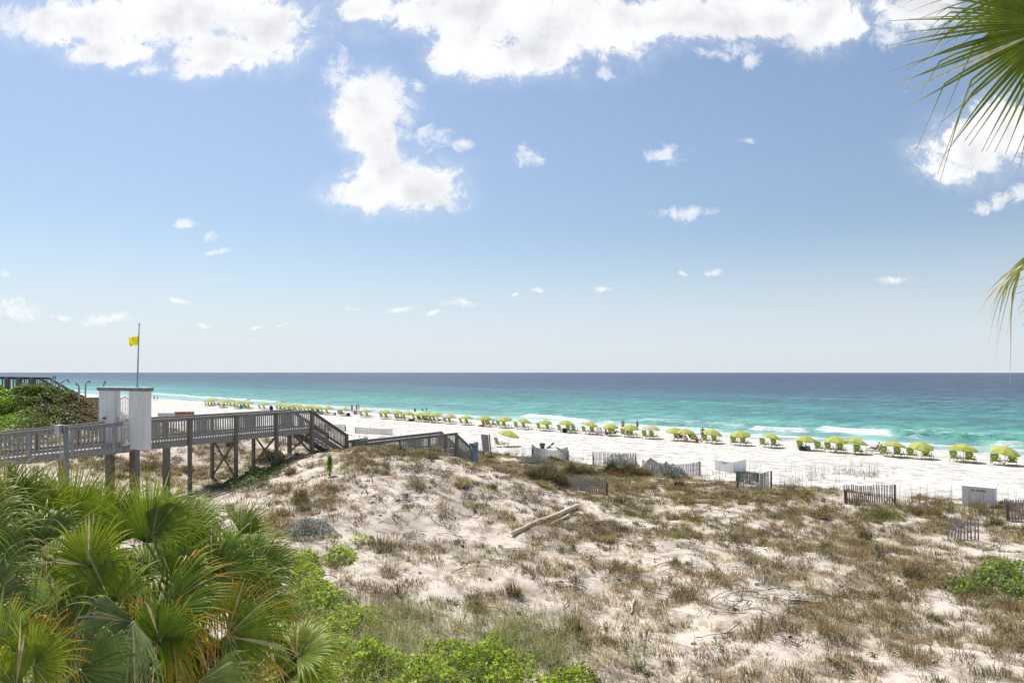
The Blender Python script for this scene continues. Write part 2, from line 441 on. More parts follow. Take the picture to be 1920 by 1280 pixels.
# ================================================================== GROUND (one sheet: dunes, beach, sea bed)
ys = 3.0 * 1.0085 ** np.arange(0, 700); ys = np.concatenate([[-30, -20, -12, -6, -2, 0, 1.5, 2.4], ys])
nu = 520
us = np.linspace(-1.35, 1.35, nu)
UU, YY = np.meshgrid(us, ys)
XX = UU * np.maximum(YY, 22 + 0 * YY) * np.where(YY < 22, 1, 1)
wd = np.clip((YY - 6) / 16, 0, 1)
XX = UU * (np.maximum(YY, 0) * wd + (1 - wd) * np.maximum(YY, 14))
ZZ = height(XX, YY)
S = NX * XX + NY * YY; T = DX * XX + DY * YY
duneness = 1 - sstep(42.5, 47.5, S + 3 * (fbm(XX * .4, YY * .4, 5) - .5))
beach_c = np.array([.655, .62, .565]); dune_c = np.array([.675, .58, .48]); wet_c = np.array([.50, .45, .37])
litter = np.array([.20, .155, .10])
Cg = dune_c * duneness[..., None] + beach_c * (1 - duneness[..., None])
g_n = fbm(XX * .55, YY * .55, 41, 5); 
lit = sstep(.50, .66, fbm(XX * .5, YY * .5, 51, 5)) * duneness * .35
lit = np.maximum(lit, sstep(.56, .68, fbm(XX * 2.2, YY * 2.2, 57, 3)) * duneness * .4)
Cg = Cg * (1 - lit[..., None]) + litter * lit[..., None]
Cg = Cg * (.88 + .24 * g_n[..., None])
wet = sstep(92.8, 95.2, S + 1.2 * (fbm(T * .08, S * .1, 8) - .5))
Cg = Cg * (1 - wet[..., None]) + wet_c * wet[..., None]
def quads(nr, nc):
    i = np.arange(nr * nc).reshape(nr, nc)
    return np.stack([i[:-1, :-1], i[:-1, 1:], i[1:, 1:], i[1:, :-1]], -1).reshape(-1, 4)
m, nt, b, out = new_mat('sand'); M['sand'] = m
a = N(nt, 'ShaderNodeAttribute', attribute_name='Col')
v = coords(nt)
n_f = noise(nt, 38, 4, .7, v); n_m = noise(nt, 5, 6, .65, v)
r1 = ramp(nt, n_m.outputs[0], [(.3, (.88, .87, .86)), (.6, (1.04, 1.04, 1.04))])
c = mixc(nt, 1, a.outputs['Color'], r1.outputs[0], 'MULTIPLY')
sp = noise(nt, 14, 6, .75, coords(nt, (1, 1, 1)))
sr = ramp(nt, sp.outputs[0], [(.62, (0, 0, 0)), (.70, (1, 1, 1))])
dk = mixc(nt, 1, c, (.62, .58, .54), 'MULTIPLY')
c = mixc(nt, sr.outputs[0], c, dk)
L(nt, c, b.inputs['Base Color']); b.inputs['Roughness'].default_value = .95; b.inputs['Specular IOR Level'].default_value = .12
tcb = N(nt, 'ShaderNodeTexCoord'); mpb = N(nt, 'ShaderNodeMapping'); mpb.inputs['Rotation'].default_value = (0, 0, -SH_A); L(nt, tcb.outputs['Object'], mpb.inputs[0])
def shore(sx_, sy_):
    m_ = N(nt, 'ShaderNodeMapping'); m_.inputs['Scale'].default_value = (sx_, sy_, 1); L(nt, mpb.outputs[0], m_.inputs[0]); return m_.outputs[0]
k1 = noise(nt, 1, 5, .7, shore(.8, 1.3), .3); k2 = noise(nt, 1, 4, .6, shore(.05, 1.6), .2)
q1 = ramp(nt, k1.outputs[0], [(.37, (.46, .45, .44)), (.48, (1, 1, 1))]); q2 = ramp(nt, k2.outputs[0], [(.33, (.66, .64, .62)), (.41, (1, 1, 1))])
c = mixc(nt, 1, mixc(nt, .85, c, mixc(nt, 1, c, q1.outputs[0], 'MULTIPLY')), q2.outputs[0], 'MULTIPLY')
L(nt, c, b.inputs['Base Color'])
bp = N(nt, 'ShaderNodeBump'); bp.inputs['Strength'].default_value = .55; bp.inputs['Distance'].default_value = .12
nb = noise(nt, 2.6, 5, .62, v); L(nt, nb.outputs[0], bp.inputs['Height'])
bp2 = N(nt, 'ShaderNodeBump'); bp2.inputs['Strength'].default_value = .3; bp2.inputs['Distance'].default_value = .02
L(nt, n_f.outputs[0], bp2.inputs['Height']); L(nt, bp.outputs[0], bp2.inputs['Normal']); L(nt, bp2.outputs[0], b.inputs['Normal'])
V = np.stack([XX, YY, ZZ], -1).reshape(-1, 3)
ground = arr_mesh('ground', V, [quads(*XX.shape)], Cg.reshape(-1, 3), 'sand', smooth=True)
tag(ground, 'white sand beach rising into pale dunes', 'sand', kind='structure')

# ================================================================== SEA (its own frame: x along the shore, y seawards)
sv = np.concatenate([np.arange(93.0, 150, .33), 150 * 1.018 ** np.arange(0, 310)])
kv = np.concatenate([np.linspace(-14, -3, 60)[:-1], np.linspace(-3, 1.2, 520), np.linspace(1.2, 5, 40)[1:]])
KK, SS = np.meshgrid(kv, sv)
TT = KK * SS
Zs = .05 * np.sin(SS * 1.1 + 6 * fbm(TT * .05, SS * .04, 61)) * sstep(96, 120, SS)
foam = np.zeros_like(SS)
wig = lambda t, seed, a: a * (fbm(t * .11, t * 0 + seed, seed, 5) - .5) * 2.6
def breaker(t0, s0, t1, s1, amp, fm, seed, width=1.6, soft=3):
    global Zs, foam
    k = (TT - t0) / (t1 - t0)
    s_c = s0 + (s1 - s0) * k + wig(TT, seed, 1.6)
    win = sstep(0, soft / abs(t1 - t0), k) * (1 - sstep(1 - soft / abs(t1 - t0), 1, k))
    d = SS - s_c
    shp = np.where(d < 0, np.exp(-(d / (width * .45)) ** 2), np.exp(-(d / (width * 1.5)) ** 2))
    Zs = Zs + amp * win * shp * (.75 + .5 * fbm(TT * .2, SS * .1, seed + 5))
    if fm:
        ww = .40 + .9 * fbm(TT * .16, TT * 0, seed + 3)
        ff = win * sstep(-2.6 * ww, -1.0 * ww, d) * (1 - sstep(.0, .9, d)) * (.30 + 1.1 * fbm(TT * .5, SS * .9, seed + 9)) * sstep(.18, .42, fbm(TT * .12, TT * 0 + 3, seed + 4))
        foam = np.maximum(foam, fm * ff)
        tail = win * sstep(-7, -3, d) * (1 - sstep(-2, 0, d)) * sstep(.42, .62, fbm(TT * .35, SS * .55, seed + 2))
        foam = np.maximum(foam, .7 * tail)
breaker(-100, 112, -70, 107.5, .5, 1.0, 71)
breaker(-48, 113, -38, 114, .62, 1.1, 72, soft=1.2)
breaker(-40, 119, -22, 117.5, .62, 1.1, 73, soft=1.5)
breaker(-23, 117.5, -3, 114, .75, 0, 74, width=1.9)
breaker(-20, 111.5, 2, 107, .45, 0, 75, width=1.5)
breaker(-15, 111, -9, 109.5, .3, .6, 79, width=1.0, soft=2)
breaker(-70, 112, -46, 111, .4, .0, 76)
breaker(-72, 106.5, -48, 104.5, .22, .6, 77)
breaker(-330, 118, -200, 112, .35, .8, 78)
breaker(-190, 108, -120, 107, .25, .7, 80)
breaker(-520, 116, -340, 110, .3, .8, 81)
breaker(0, 121, 60, 117, .5, .7, 82)
breaker(-150, 104.5, -60, 103, .16, .7, 90, width=.8)
breaker(-62, 103.5, -20, 102, .16, .7, 91, width=.8)
breaker(-24, 104, 40, 101.5, .16, .6, 92, width=.8)
breaker(-75, 121, -50, 119, .35, .5, 93, width=1.3)
breaker(-36, 126, -12, 123, .4, .35, 94, width=1.5)
swash = (1 - sstep(96, 99.5 + 2.2 * (fbm(TT * .07, SS * 0, 83) - .5), SS)) * sstep(.40, .62, fbm(TT * .3, SS * .8, 84)) * .75
streak = sstep(.58, .72, fbm(TT * .09, SS * .55, 85, 4)) * (1 - sstep(103, 113, SS)) * .75 * sstep(-140, -60, -np.abs(TT + 70))
streak2 = sstep(.63, .74, fbm(TT * .07, SS * .6, 86, 4)) * (1 - sstep(100, 112, SS)) * .6
foam = np.clip(np.maximum.reduce([foam, swash, streak, streak2]), 0, 1)
Zs = Zs + .02
dc_s = np.array([93, 97, 101, 108, 118, 140, 175, 230, 330, 600, 2000, 40000.])
dc = np.array([(.52, .50, .41), (.42, .50, .43), (.32, .50, .44), (.23, .45, .39), (.155, .40, .35), (.095, .32, .275), (.052, .24, .22), (.034, .155, .175), (.022, .072, .125), (.013, .042, .092), (.009, .030, .075), (.010, .034, .08)])
pat = 1 + .16 * (fbm(TT * .012, SS * .05, 87, 4) - .5) * 2
s_eff = SS * (1 + .35 * (fbm(TT * .006, SS * .018, 88, 4) - .5) * sstep(105, 150, SS))
Cs = np.stack([np.interp(s_eff, dc_s, dc[:, i]) for i in range(3)], -1) * pat[..., None]
crest = sstep(.35, .7, Zs)[..., None] * (1 - sstep(130, 140, SS))[..., None]
Cs = Cs * (1 - .6 * crest) + np.array([.09, .46, .26]) * .6 * crest
m, nt, b, out = new_mat('sea_water'); M['sea'] = m
a = N(nt, 'ShaderNodeAttribute', attribute_name='Col'); fo = N(nt, 'ShaderNodeAttribute', attribute_name='foam')
v = coords(nt, (.20, .085, .3)); v2 = coords(nt, (.45, 1.5, 1)); v3 = coords(nt, (.006, .035, 1)); v4 = coords(nt, (.5, .33, 1)); v5 = coords(nt, (.16, .5, 1))
w1 = noise(nt, 1, 6, .62, v, .4); w2 = noise(nt, 1, 5, .6, v2, .3); w3 = noise(nt, 1, 5, .6, v3); w4 = noise(nt, 1, 6, .68, v4, .2)
r1 = ramp(nt, w3.outputs[0], [(.32, (.72, .78, .84)), (.66, (1.2, 1.14, 1.08))])
r4 = ramp(nt, w4.outputs[0], [(.36, (.72, .80, .82)), (.62, (1.22, 1.15, 1.12))])
r2 = ramp(nt, w1.outputs[0], [(.38, (.58, .68, .74)), (.60, (1.26, 1.18, 1.14))])
c = mixc(nt, 1, mixc(nt, 1, mixc(nt, 1, a.outputs['Color'], r1.outputs[0], 'MULTIPLY'), r2.outputs[0], 'MULTIPLY'), r4.outputs[0], 'MULTIPLY')
sy = N(nt, 'ShaderNodeSeparateXYZ'); tcx = N(nt, 'ShaderNodeTexCoord'); L(nt, tcx.outputs['Object'], sy.inputs[0])
for sc_, a0, a1, lo_, hi_ in (((.26, .045, 1), 150, 260, .58, 1.45), ((.11, .010, 1), 280, 600, .52, 1.55), ((.032, .0022, 1), 700, 1800, .60, 1.42)):
    nn = noise(nt, 1, 5, .7, coords(nt, sc_), .3)
    mm = N(nt, 'ShaderNodeMapRange'); L(nt, sy.outputs[1], mm.inputs[0]); mm.inputs[1].default_value = a0; mm.inputs[2].default_value = a1
    rr_ = ramp(nt, nn.outputs[0], [(.36, (lo_,) * 3), (.64, (hi_,) * 3)])
    c = mixc(nt, mm.outputs[0], c, mixc(nt, 1, c, rr_.outputs[0], 'MULTIPLY'))
wcn = noise(nt, 1, 7, .72, coords(nt, (.05, .30, 1)), .3)        # small whitecaps
wcr = ramp(nt, wcn.outputs[0], [(.70, (0, 0, 0)), (.76, (.75, .75, .75))])
fn = noise(nt, 1, 6, .7, coords(nt, (1.1, 2.6, 1)), .6)
fr = N(nt, 'ShaderNodeMath', operation='MULTIPLY_ADD'); L(nt, fn.outputs[0], fr.inputs[0]); fr.inputs[1].default_value = 2.4; fr.inputs[2].default_value = -1.42
fs = N(nt, 'ShaderNodeMath', operation='MULTIPLY_ADD'); L(nt, fo.outputs['Fac'], fs.inputs[0]); fs.inputs[1].default_value = 1.25; L(nt, fr.outputs[0], fs.inputs[2])
fs.use_clamp = True
fm = N(nt, 'ShaderNodeMath', operation='MAXIMUM'); L(nt, fs.outputs[0], fm.inputs[0]); L(nt, wcr.outputs[0], fm.inputs[1])
c = mixc(nt, fm.outputs[0], c, (.86, .88, .87))
L(nt, c, b.inputs['Base Color'])
rr = N(nt, 'ShaderNodeMapRange'); L(nt, fm.outputs[0], rr.inputs[0]); rr.inputs[3].default_value = .24; rr.inputs[4].default_value = .9
L(nt, rr.outputs[0], b.inputs['Roughness']); b.inputs['IOR'].default_value = 1.33; b.inputs['Specular IOR Level'].default_value = .08
bp = N(nt, 'ShaderNodeBump'); bp.inputs['Strength'].default_value = .9; bp.inputs['Distance'].default_value = 1.1
w5 = noise(nt, 1, 6, .62, v5, .4); L(nt, w5.outputs[0], bp.inputs['Height'])
bp2 = N(nt, 'ShaderNodeBump'); bp2.inputs['Strength'].default_value = .8; bp2.inputs['Distance'].default_value = .3
L(nt, w2.outputs[0], bp2.inputs['Height']); L(nt, bp.outputs[0], bp2.inputs['Normal']); L(nt, bp2.outputs[0], b.inputs['Normal'])
V = np.stack([TT, SS, Zs], -1).reshape(-1, 3)
sea = arr_mesh('sea', V, [quads(*SS.shape)], Cs.reshape(-1, 3), 'sea', smooth=True)
at = sea.data.attributes.new('foam', 'FLOAT', 'POINT'); at.data.foreach_set('value', foam.ravel().astype(np.float32))
sea.rotation_euler = (0, 0, SH_A)
tag(sea, 'green and blue sea with small breaking waves', 'sea', kind='structure')

# ================================================================== BOARDWALKS
def V3(x, y, z): return Vector((x, y, z))
Z3 = Vector((0, 0, 1))

def railing(parent, a, b, h=1.0, mat='rail_wood', bal='grey_baluster', step=.145, cap_w=.16, name='railing', bottom=.12, mid=False):
    """rail from a to b (tops); cap board, under rail, bottom rail and balusters as one part"""
    mb = MB(); a = Vector(a); b = Vector(b); Ln = (b - a).length; d = (b - a) / Ln
    s = d.cross(Z3).normalized()
    mb.beam(a, b, cap_w, .045, mat)
    mb.beam(a - Z3 * .085, b - Z3 * .085, .05, .12, mat)
    mb.beam(a - Z3 * (h - bottom), b - Z3 * (h - bottom), .05, .10, mat)
    if mid:
        mb.beam(a - Z3 * .5, b - Z3 * .5, .05, .12, mat)
    n = max(2, int(Ln / step))
    for i in range(n):
        p = a + (b - a) * ((i + .5) / n)
        j = random.uniform(-.006, .006)
        mb.beam(p + d * j - Z3 * .03 + s * .04, p + d * (j + random.uniform(-.008, .008)) - Z3 * (h + .02) + s * .04, .045, .045, bal, up=d)
    o = mb.build(name, parent=parent); reg(parent, o); return o

def deck(parent, near, far, zoff, name='deck', mat='deck_wood'):
    """planks between two rails (lists of points at rail-top height), plus edge stringers"""
    mb = MB()
    for k in range(len(near) - 1):
        a0, a1, b0, b1 = near[k], near[k + 1], far[k], far[k + 1]
        Ln = (a1 - a0).length; n = int(Ln / .15)
        for i in range(n):
            t = (i + .5) / n
            p = a0.lerp(a1, t) - Z3 * zoff; q = b0.lerp(b1, t) - Z3 * zoff
            e = (q - p).normalized() * .06
            zj = Z3 * random.uniform(-.004, .004)
            mb.beam(p - e + zj, q + e + zj, .138, .038, mat)
    o = mb.build(name, parent=parent); reg(parent, o)
    mb = MB()
    for pl in (near, far):
        for k in range(len(pl) - 1):
            mb.beam(pl[k] - Z3 * (zoff + .15), pl[k + 1] - Z3 * (zoff + .15), .06, .25, 'rail_wood')
    for t in (.33, .66):
        for k in range(len(near) - 1):
            mb.beam(near[k].lerp(far[k], t) - Z3 * (zoff + .15), near[k + 1].lerp(far[k + 1], t) - Z3 * (zoff + .15), .05, .22, 'old_wood')
    o2 = mb.build('stringer', parent=parent); reg(parent, o2)
    return o

def post(parent, top, bottom_z, wdt=.14, mat='post_wood', name='post', rz=0, cap=0):
    mb = MB()
    mb.box((top.x, top.y, (top.z + bottom_z) / 2), (wdt, wdt, top.z - bottom_z), rz, mat)
    o = mb.build(name, parent=parent, bevel=.008); reg(parent, o); return o

def stairs(parent, n0, f0, n1, f1, zoff, nstep):
    for nm, (p, q) in (('near', (n0, n1)), ('far', (f0, f1))):
        mb = MB(); mb.beam(p - Z3 * (zoff + .16), q - Z3 * (zoff + .16), .06, .30, 'old_wood')
        o = mb.build('stringer', parent=parent); reg(parent, o)
    dr = (n1 - n0); hd = Vector((dr.x, dr.y, 0)).normalized()
    for i in range(nstep):
        t = (i + .6) / nstep
        mb = MB()
        p = n0.lerp(n1, t) - Z3 * (zoff + .03); q = f0.lerp(f1, t) - Z3 * (zoff + .03)
        for s in (-.075, .075):
            mb.beam(p + hd * s, q + hd * s, .135, .04, 'deck_wood')
        o = mb.build('tread', parent=parent); reg(parent, o)

dirA = V3(.439, .898, 0); prpA = V3(-.898, .439, 0); WA = 1.5
bw = thing('boardwalk', 'raised grey wooden boardwalk on posts running past the white gate to the stairs', 'boardwalk', (0, 0, 0))
R0 = V3(-16.37, 29.7, H - 2.10); R3 = V3(-16.37, 29.7, H - 2.13) + dirA * 10.8; R3.z = H - 2.185
F0, F3 = R0 + prpA * WA, R3 + prpA * WA
tn = [0, 2.65, 5.35, 8.08, 10.8]
railing(bw, R0, R3); railing(bw, F0, F3)
# left stretch, before the gate
Lm = V3(-21.2, 27.2, H - 2.52); L1 = V3(-16.62, 29.2, H - 2.13)
dl = (L1 - Lm); dlh = V3(dl.x, dl.y, 0).normalized(); prpL = V3(-dlh.y, dlh.x, 0)
Lf0, Lf1 = Lm + prpL * 1.5, L1 + prpL * 1.5 + dlh * -.1
Lb = Lm + V3(-2.3, .9, -.05); Lbf = Lb + V3(-.2, 1.6, 0)
railing(bw, Lm, L1); railing(bw, Lf0, Lf1); railing(bw, Lb, Lm)
deck(bw, [Lb, Lm, L1, R0, R3], [Lbf, Lf0, Lf1, F0, F3], 1.03)
for k, t in enumerate(tn):
    for side, base in ((0, R0), (1, F0)):
        top = base + dirA * t; top.z = R0.z + (R3.z - R0.z) * t / 10.8 - .02
        gz = hz(top.x, top.y) - .3
        off = prpA * (-.10 if side == 0 else .10)
        if k == 0 and side == 0: top = top - Z3 * .9
        post(bw, top + off, gz, .15 if k < 4 else .19, 'post_wood' if k else 'old_wood', rz=math.atan2(dirA.y, dirA.x))
    if k in (2, 3, 4):
        a = R0 + dirA * t + prpA * -.02; b2 = F0 + dirA * t + prpA * .02
        za = H - 3.45
        ga, gb = hz(a.x, a.y), hz(b2.x, b2.y)
        lo = max(min(ga, gb) + .25, za - 1.9)
        for sgn in (0, 1):
            p = V3(a.x, a.y, za if sgn else lo); q = V3(b2.x, b2.y, lo if sgn else za)
            mb = MB(); mb.beam(p + dirA * (.04 if sgn else -.04), q + dirA * (.04 if sgn else -.04), .045, .10, 'post_wood')
            reg(bw, mb.build('cross_brace', parent=bw))
for t in (.03, .33, .63, .93):
    for pl in ((Lm, L1), (Lf0, Lf1)):
        tp = pl[0].lerp(pl[1], t)
        post(bw, tp - Z3 * .05, tp.z - 1.34, .13, 'grey_baluster' if pl[0] is Lm else 'post_wood', rz=math.atan2(dlh.y, dlh.x))
for t in (.15, .55):
    tp = Lb.lerp(Lm, t); post(bw, tp - Z3 * .05, tp.z - 1.34, .13, 'grey_baluster')
# thick piles below the left deck
for px_, Yp in ((20, 27.9), (118, 28.6), (205, 29.2), (250, 30.2), (312, 30.6)):
    g = P(px_, 860, Yp); post(bw, V3(g.x, g.y, H - (3.35 if px_ > 200 else 3.6)), hz(g.x, g.y) - .3, .24, 'post_wood')
# stairs at the far end
S1 = R3 + dirA * 3.15; S1.z = H - 3.84; S1f = S1 + prpA * WA
stairs(bw, R3, F3, S1, S1f, 1.05, 10)
railing(bw, R3, S1, h=.98, bal='old_wood', mat='stain_wood'); railing(bw, F3, S1f, h=.98, bal='old_wood', mat='old_wood')
post(bw, S1 + Z3 * .04, hz(S1.x, S1.y) - .4, .19, 'post_wood', rz=math.atan2(dirA.y, dirA.x)); post(bw, S1f + Z3 * .04, hz(S1f.x, S1f.y) - .4, .16, 'post_wood')

# lower walkway over the crest of the dune
lw = thing('boardwalk', 'low wooden walkway along the dune crest ending in steps to the beach', 'boardwalk')
B0 = P(652, 826, 41.6); B1 = P(687, 821, 43.0)
C0 = P(690, 830, 41.0); D0 = P(854, 811.5, 46.0)
dirB = V3(D0.x - C0.x, D0.y - C0.y, 0).normalized(); prpB = V3(-dirB.y, dirB.x, 0)
C0f, D0f = C0 + prpB * 1.5, D0 + prpB * 1.5
railing(lw, B0, B1, mid=True, bal='old_wood', mat='old_wood'); railing(lw, C0, D0, bal='grey_baluster', mat='old_wood', step=.12); railing(lw, C0f, D0f, bal='grey_baluster', mat='rail_wood', step=.12)
deck(lw, [C0, D0], [C0f, D0f], 1.03)
for t in (0, .33, .66, .86, 1):
    for pl in ((C0, D0), (C0f, D0f)):
        tp = pl[0].lerp(pl[1], t); o_ = prpB * (-.09 if pl[0] is C0 else .09)
        post(lw, tp + o_ + Z3 * (.03 if t in (0, 1) else -.02), min(hz(tp.x, tp.y), tp.z - 1.2) - .3, .16 if t in (0, 1) else .12, 'post_wood', rz=math.atan2(dirB.y, dirB.x))
post(lw, B1 + Z3 * .02, hz(B1.x, B1.y) - .3, .17, 'post_wood')
E1 = D0 + dirB * 2.0; E1.z = D0.z - 1.55; E1f = E1 + prpB * 1.5
stairs(lw, D0, D0f, E1, E1f, 1.05, 8)
railing(lw, D0, E1, h=.95, bal='grey_baluster', mat='old_wood', step=.12); railing(lw, D0f, E1f, h=.95, bal='grey_baluster', mat='old_wood', step=.12)
post(lw, E1, hz(E1.x, E1.y) - .5, .14, 'post_wood'); post(lw, E1f, hz(E1f.x, E1f.y) - .5, .14, 'post_wood')

# far walkway on the scrub hill
fw = thing('boardwalk', 'distant dark wooden walkway crossing the green hill and stepping down to the beach', 'boardwalk')
A0 = P(-60, 706, 56); A1 = P(74, 708, 56); A2 = P(138, 745, 60); A3 = P(200, 745.5, 70)
bk = V3(-.3, 1.6, 0)
railing(fw, A0, A1, h=1.1, bal='old_wood', mat='stain_wood', step=.22); railing(fw, A0 + bk, A1 + bk, h=1.1, bal='old_wood', mat='stain_wood', step=.3)
railing(fw, A1, A2, h=1.0, bal='rail_wood', mat='old_wood', step=.2); railing(fw, A1 + bk, A2 + bk, h=1.0, bal='old_wood', mat='old_wood', step=.3)
railing(fw, A2, A3, h=1.1, bal='old_wood', mat='stain_wood', step=.2)
deck(fw, [A0, A1, A2, A3], [A0 + bk, A1 + bk, A2 + bk, A3 + bk], 1.08)
for t in (.1, .35, .55, .72, .9):
    tp = A0.lerp(A1, t); post(fw, tp, hz(tp.x, tp.y) - .5, .3, 'old_wood')
for t in (0, .5, 1):
    tp = A2.lerp(A3, t); post(fw, tp, hz(tp.x, tp.y) - .5, .25, 'old_wood')

# ------------------------------------------------------------------ white gate
gdir = V3(.898, -.439, 0); gn = V3(-.439, -.898, 0)
gb = V3(-15.61, 29.0, 0)                    # front outer corner of the near wall
grz = math.atan2(gdir.y, gdir.x)
gate = thing('gate_portal', 'white wooden gate portal with flat grey top across the boardwalk', 'gate', (0, 0, 0))
ztop, zb = H - .66, H - 3.30
def gp_box(u0, u1, d0, d1, z0, z1, name, mat, bevel=.012, par=gate):
    c = gb - gdir * ((u0 + u1) / 2) - gn * ((d0 + d1) / 2)
    mb = MB(); mb.box((c.x, c.y, (z0 + z1) / 2), (abs(u1 - u0), abs(d1 - d0), z1 - z0), grz, mat)
    o = mb.build(name, parent=par, bevel=bevel); reg(par, o); return o
def wall_leaf(u0, u1, name):
    z1 = ztop - .14
    o = gp_box(u0, u1, 0, .30, zb, z1, name, 'white_paint')
    mb = MB()                                # vertical siding joints, proud battens
    n = int((u1 - u0) / .14)
    for i in range(n + 1):
        u = u0 + .02 + (u1 - u0 - .04) * i / n
        c = gb - gdir * u + gn * .004
        mb.box((c.x, c.y, (zb + .10 + z1) / 2), (.022, .022, z1 - zb - .10), grz, 'white_metal')
    c = gb - gdir * ((u0 + u1) / 2) + gn * .008
    mb.box((c.x, c.y, zb + .05), (u1 - u0, .02, .10), grz, 'white_paint')
    b_ = mb.build('siding', parent=o); reg(o, b_)
    for u in (u0 - .006, u1 + .006):         # corner trim
        mb = MB(); c = gb - gdir * u - gn * .15
        mb.box((c.x, c.y, (zb + z1) / 2), (.016, .31, z1 - zb - .01), grz, 'white_metal')
        t_ = mb.build('corner_trim', parent=o); reg(o, t_)
    return o
wall_leaf(0, 1.0, 'wall'); wl = wall_leaf(2.05, 3.05, 'wall')
gp_box(-.09, 3.14, -.06, .36, ztop - .14, ztop - .02, 'roof_beam', 'trim_grey')
gp_box(-.11, 3.16, -.08, .38, ztop - .02, ztop + .015, 'roof_cap', 'grey_metal')
# keypad and lamp on the far wall
c = gb - gdir * 2.62 + gn * .05
mb = MB(); mb.lathe([(.001, .0), (.05, .005), (.07, .05), (.06, .11), (.001, .13)], 12, (c.x, c.y, ztop - 1.42)); o = mb.build('lamp', 'trim_grey', gate, True); reg(gate, o)
c = gb - gdir * 2.55 + gn * .012
mb = MB(); mb.box((c.x, c.y, ztop - 1.14), (.13, .03, .20), grz, 'white_metal'); mb.box((c.x + gn.x * .018, c.y + gn.y * .018, ztop - 1.10), (.09, .008, .03), grz, 'ink_red')
o = mb.build('notice', parent=gate); reg(gate, o)
# metal gate leaf with arched top
gl = MB(); u0, u1 = 1.07, 1.98
def gpt(u, z): 
    c = gb - gdir * u - gn * .16; return V3(c.x, c.y, z)
zg0 = zb + .12
arch = lambda u: ztop - .42 - .22 * abs((u - (u0 + u1) / 2) / ((u1 - u0) / 2)) ** 2
gl.tube([gpt(u, arch(u)) for u in np.linspace(u0, u1, 13)], .022, 6)
for u in (u0, u1): gl.beam(gpt(u, zg0), gpt(u, arch(u)), .045, .045)
for z in (zg0 + .05, zg0 + .95): gl.beam(gpt(u0, z), gpt(u1, z), .035, .04)
lf = gl.build('gate_leaf', 'white_metal', gate); reg(gate, lf)
mb = MB()
for u in np.linspace(u0 + .085, u1 - .085, 8): mb.beam(gpt(u, zg0 + .05), gpt(u, arch(u)), .02, .02)
b_ = mb.build('bars', 'white_metal', lf); reg(lf, b_)
mb = MB(); mb.beam(gpt(u1 - .06, zg0 + .98) + gn * .05, gpt(u1 - .06, zg0 + 1.25) + gn * .05, .05, .04); b_ = mb.build('latch', 'grey_metal', lf); reg(lf, b_)

# flag on its pole
fp0 = P(256, 724, 29.6); fp0.z = ztop - .9
fp1 = P(261, 607.5, 29.6)
fpole = thing('flagpole', 'tall thin grey flagpole behind the white gate flying a small yellow flag', 'flagpole')
mb = MB(); mb.tube([fp0, fp0.lerp(fp1, .5), fp1], [.035, .03, .02], 8); mb.tube([fp1, fp1 + Z3 * .05], [.032, .02], 8)
o = mb.build('pole', 'pole_metal', fpole, True); reg(fpole, o)
a = fp0.lerp(fp1, .0); pd = (fp1 - fp0).normalized()
ft = P(260, 629.5, 29.6); fbm_ = P(259.2, 647, 29.6)
nx_, nz_ = 16, 9; vs = []; fs = []
for i in range(nx_):
    u = i / (nx_ - 1)
    for j in range(nz_):
        q = j / (nz_ - 1)
        top = ft.lerp(P(239, 633.5, 29.4), u); bot = fbm_.lerp(P(243.5, 648, 29.4), u)
        p = top.lerp(bot, q)
        p.y += .07 * math.sin(7 * u + 2.4 * q) * u + .03 * math.sin(13 * u - 3 * q); p.z += .03 * math.sin(9 * u + 3 * q) * u
        vs.append(p)
for i in range(nx_ - 1):
    for j in range(nz_ - 1):
        k = i * nz_ + j; fs.append((k, k + 1, k + nz_ + 1, k + nz_))
mb = MB(); mb.add(vs, fs); o = mb.build('flag', 'flag', fpole, True); reg(fpole, o)

# meter box on a round post in front of the rail
mpos = P(124, 797.5, 26.6)
up = thing('utility_post', 'round wooden post with a grey meter box in front of the left railing', 'post', (mpos.x, mpos.y, hz(mpos.x, mpos.y)))
z0 = hz(mpos.x, mpos.y)
mb = MB(); mb.tube([(0, 0, -.3), (0, 0, 2), (.01, 0, mpos.z - z0)], [.115, .11, .10], 12); o = mb.build('post', 'rail_wood', up, True); reg(up, o)
mb = MB(); mb.box((-.24, -.06, mpos.z - z0 - .16), (.25, .2, .33), -.3, 'grey_metal'); mb.box((-.24, -.06, mpos.z - z0 + .015), (.28, .24, .025), -.3, 'grey_metal')
o = mb.build('meter_box', parent=up, bevel=.01); reg(up, o)
mb = MB(); mb.tube([(-.16, -.1, mpos.z - z0 - .3), (-.14, -.1, mpos.z - z0 - .9), (-.13, -.08, .2)], .02, 6); o = mb.build('conduit', 'grey_metal', up); reg(up, o)

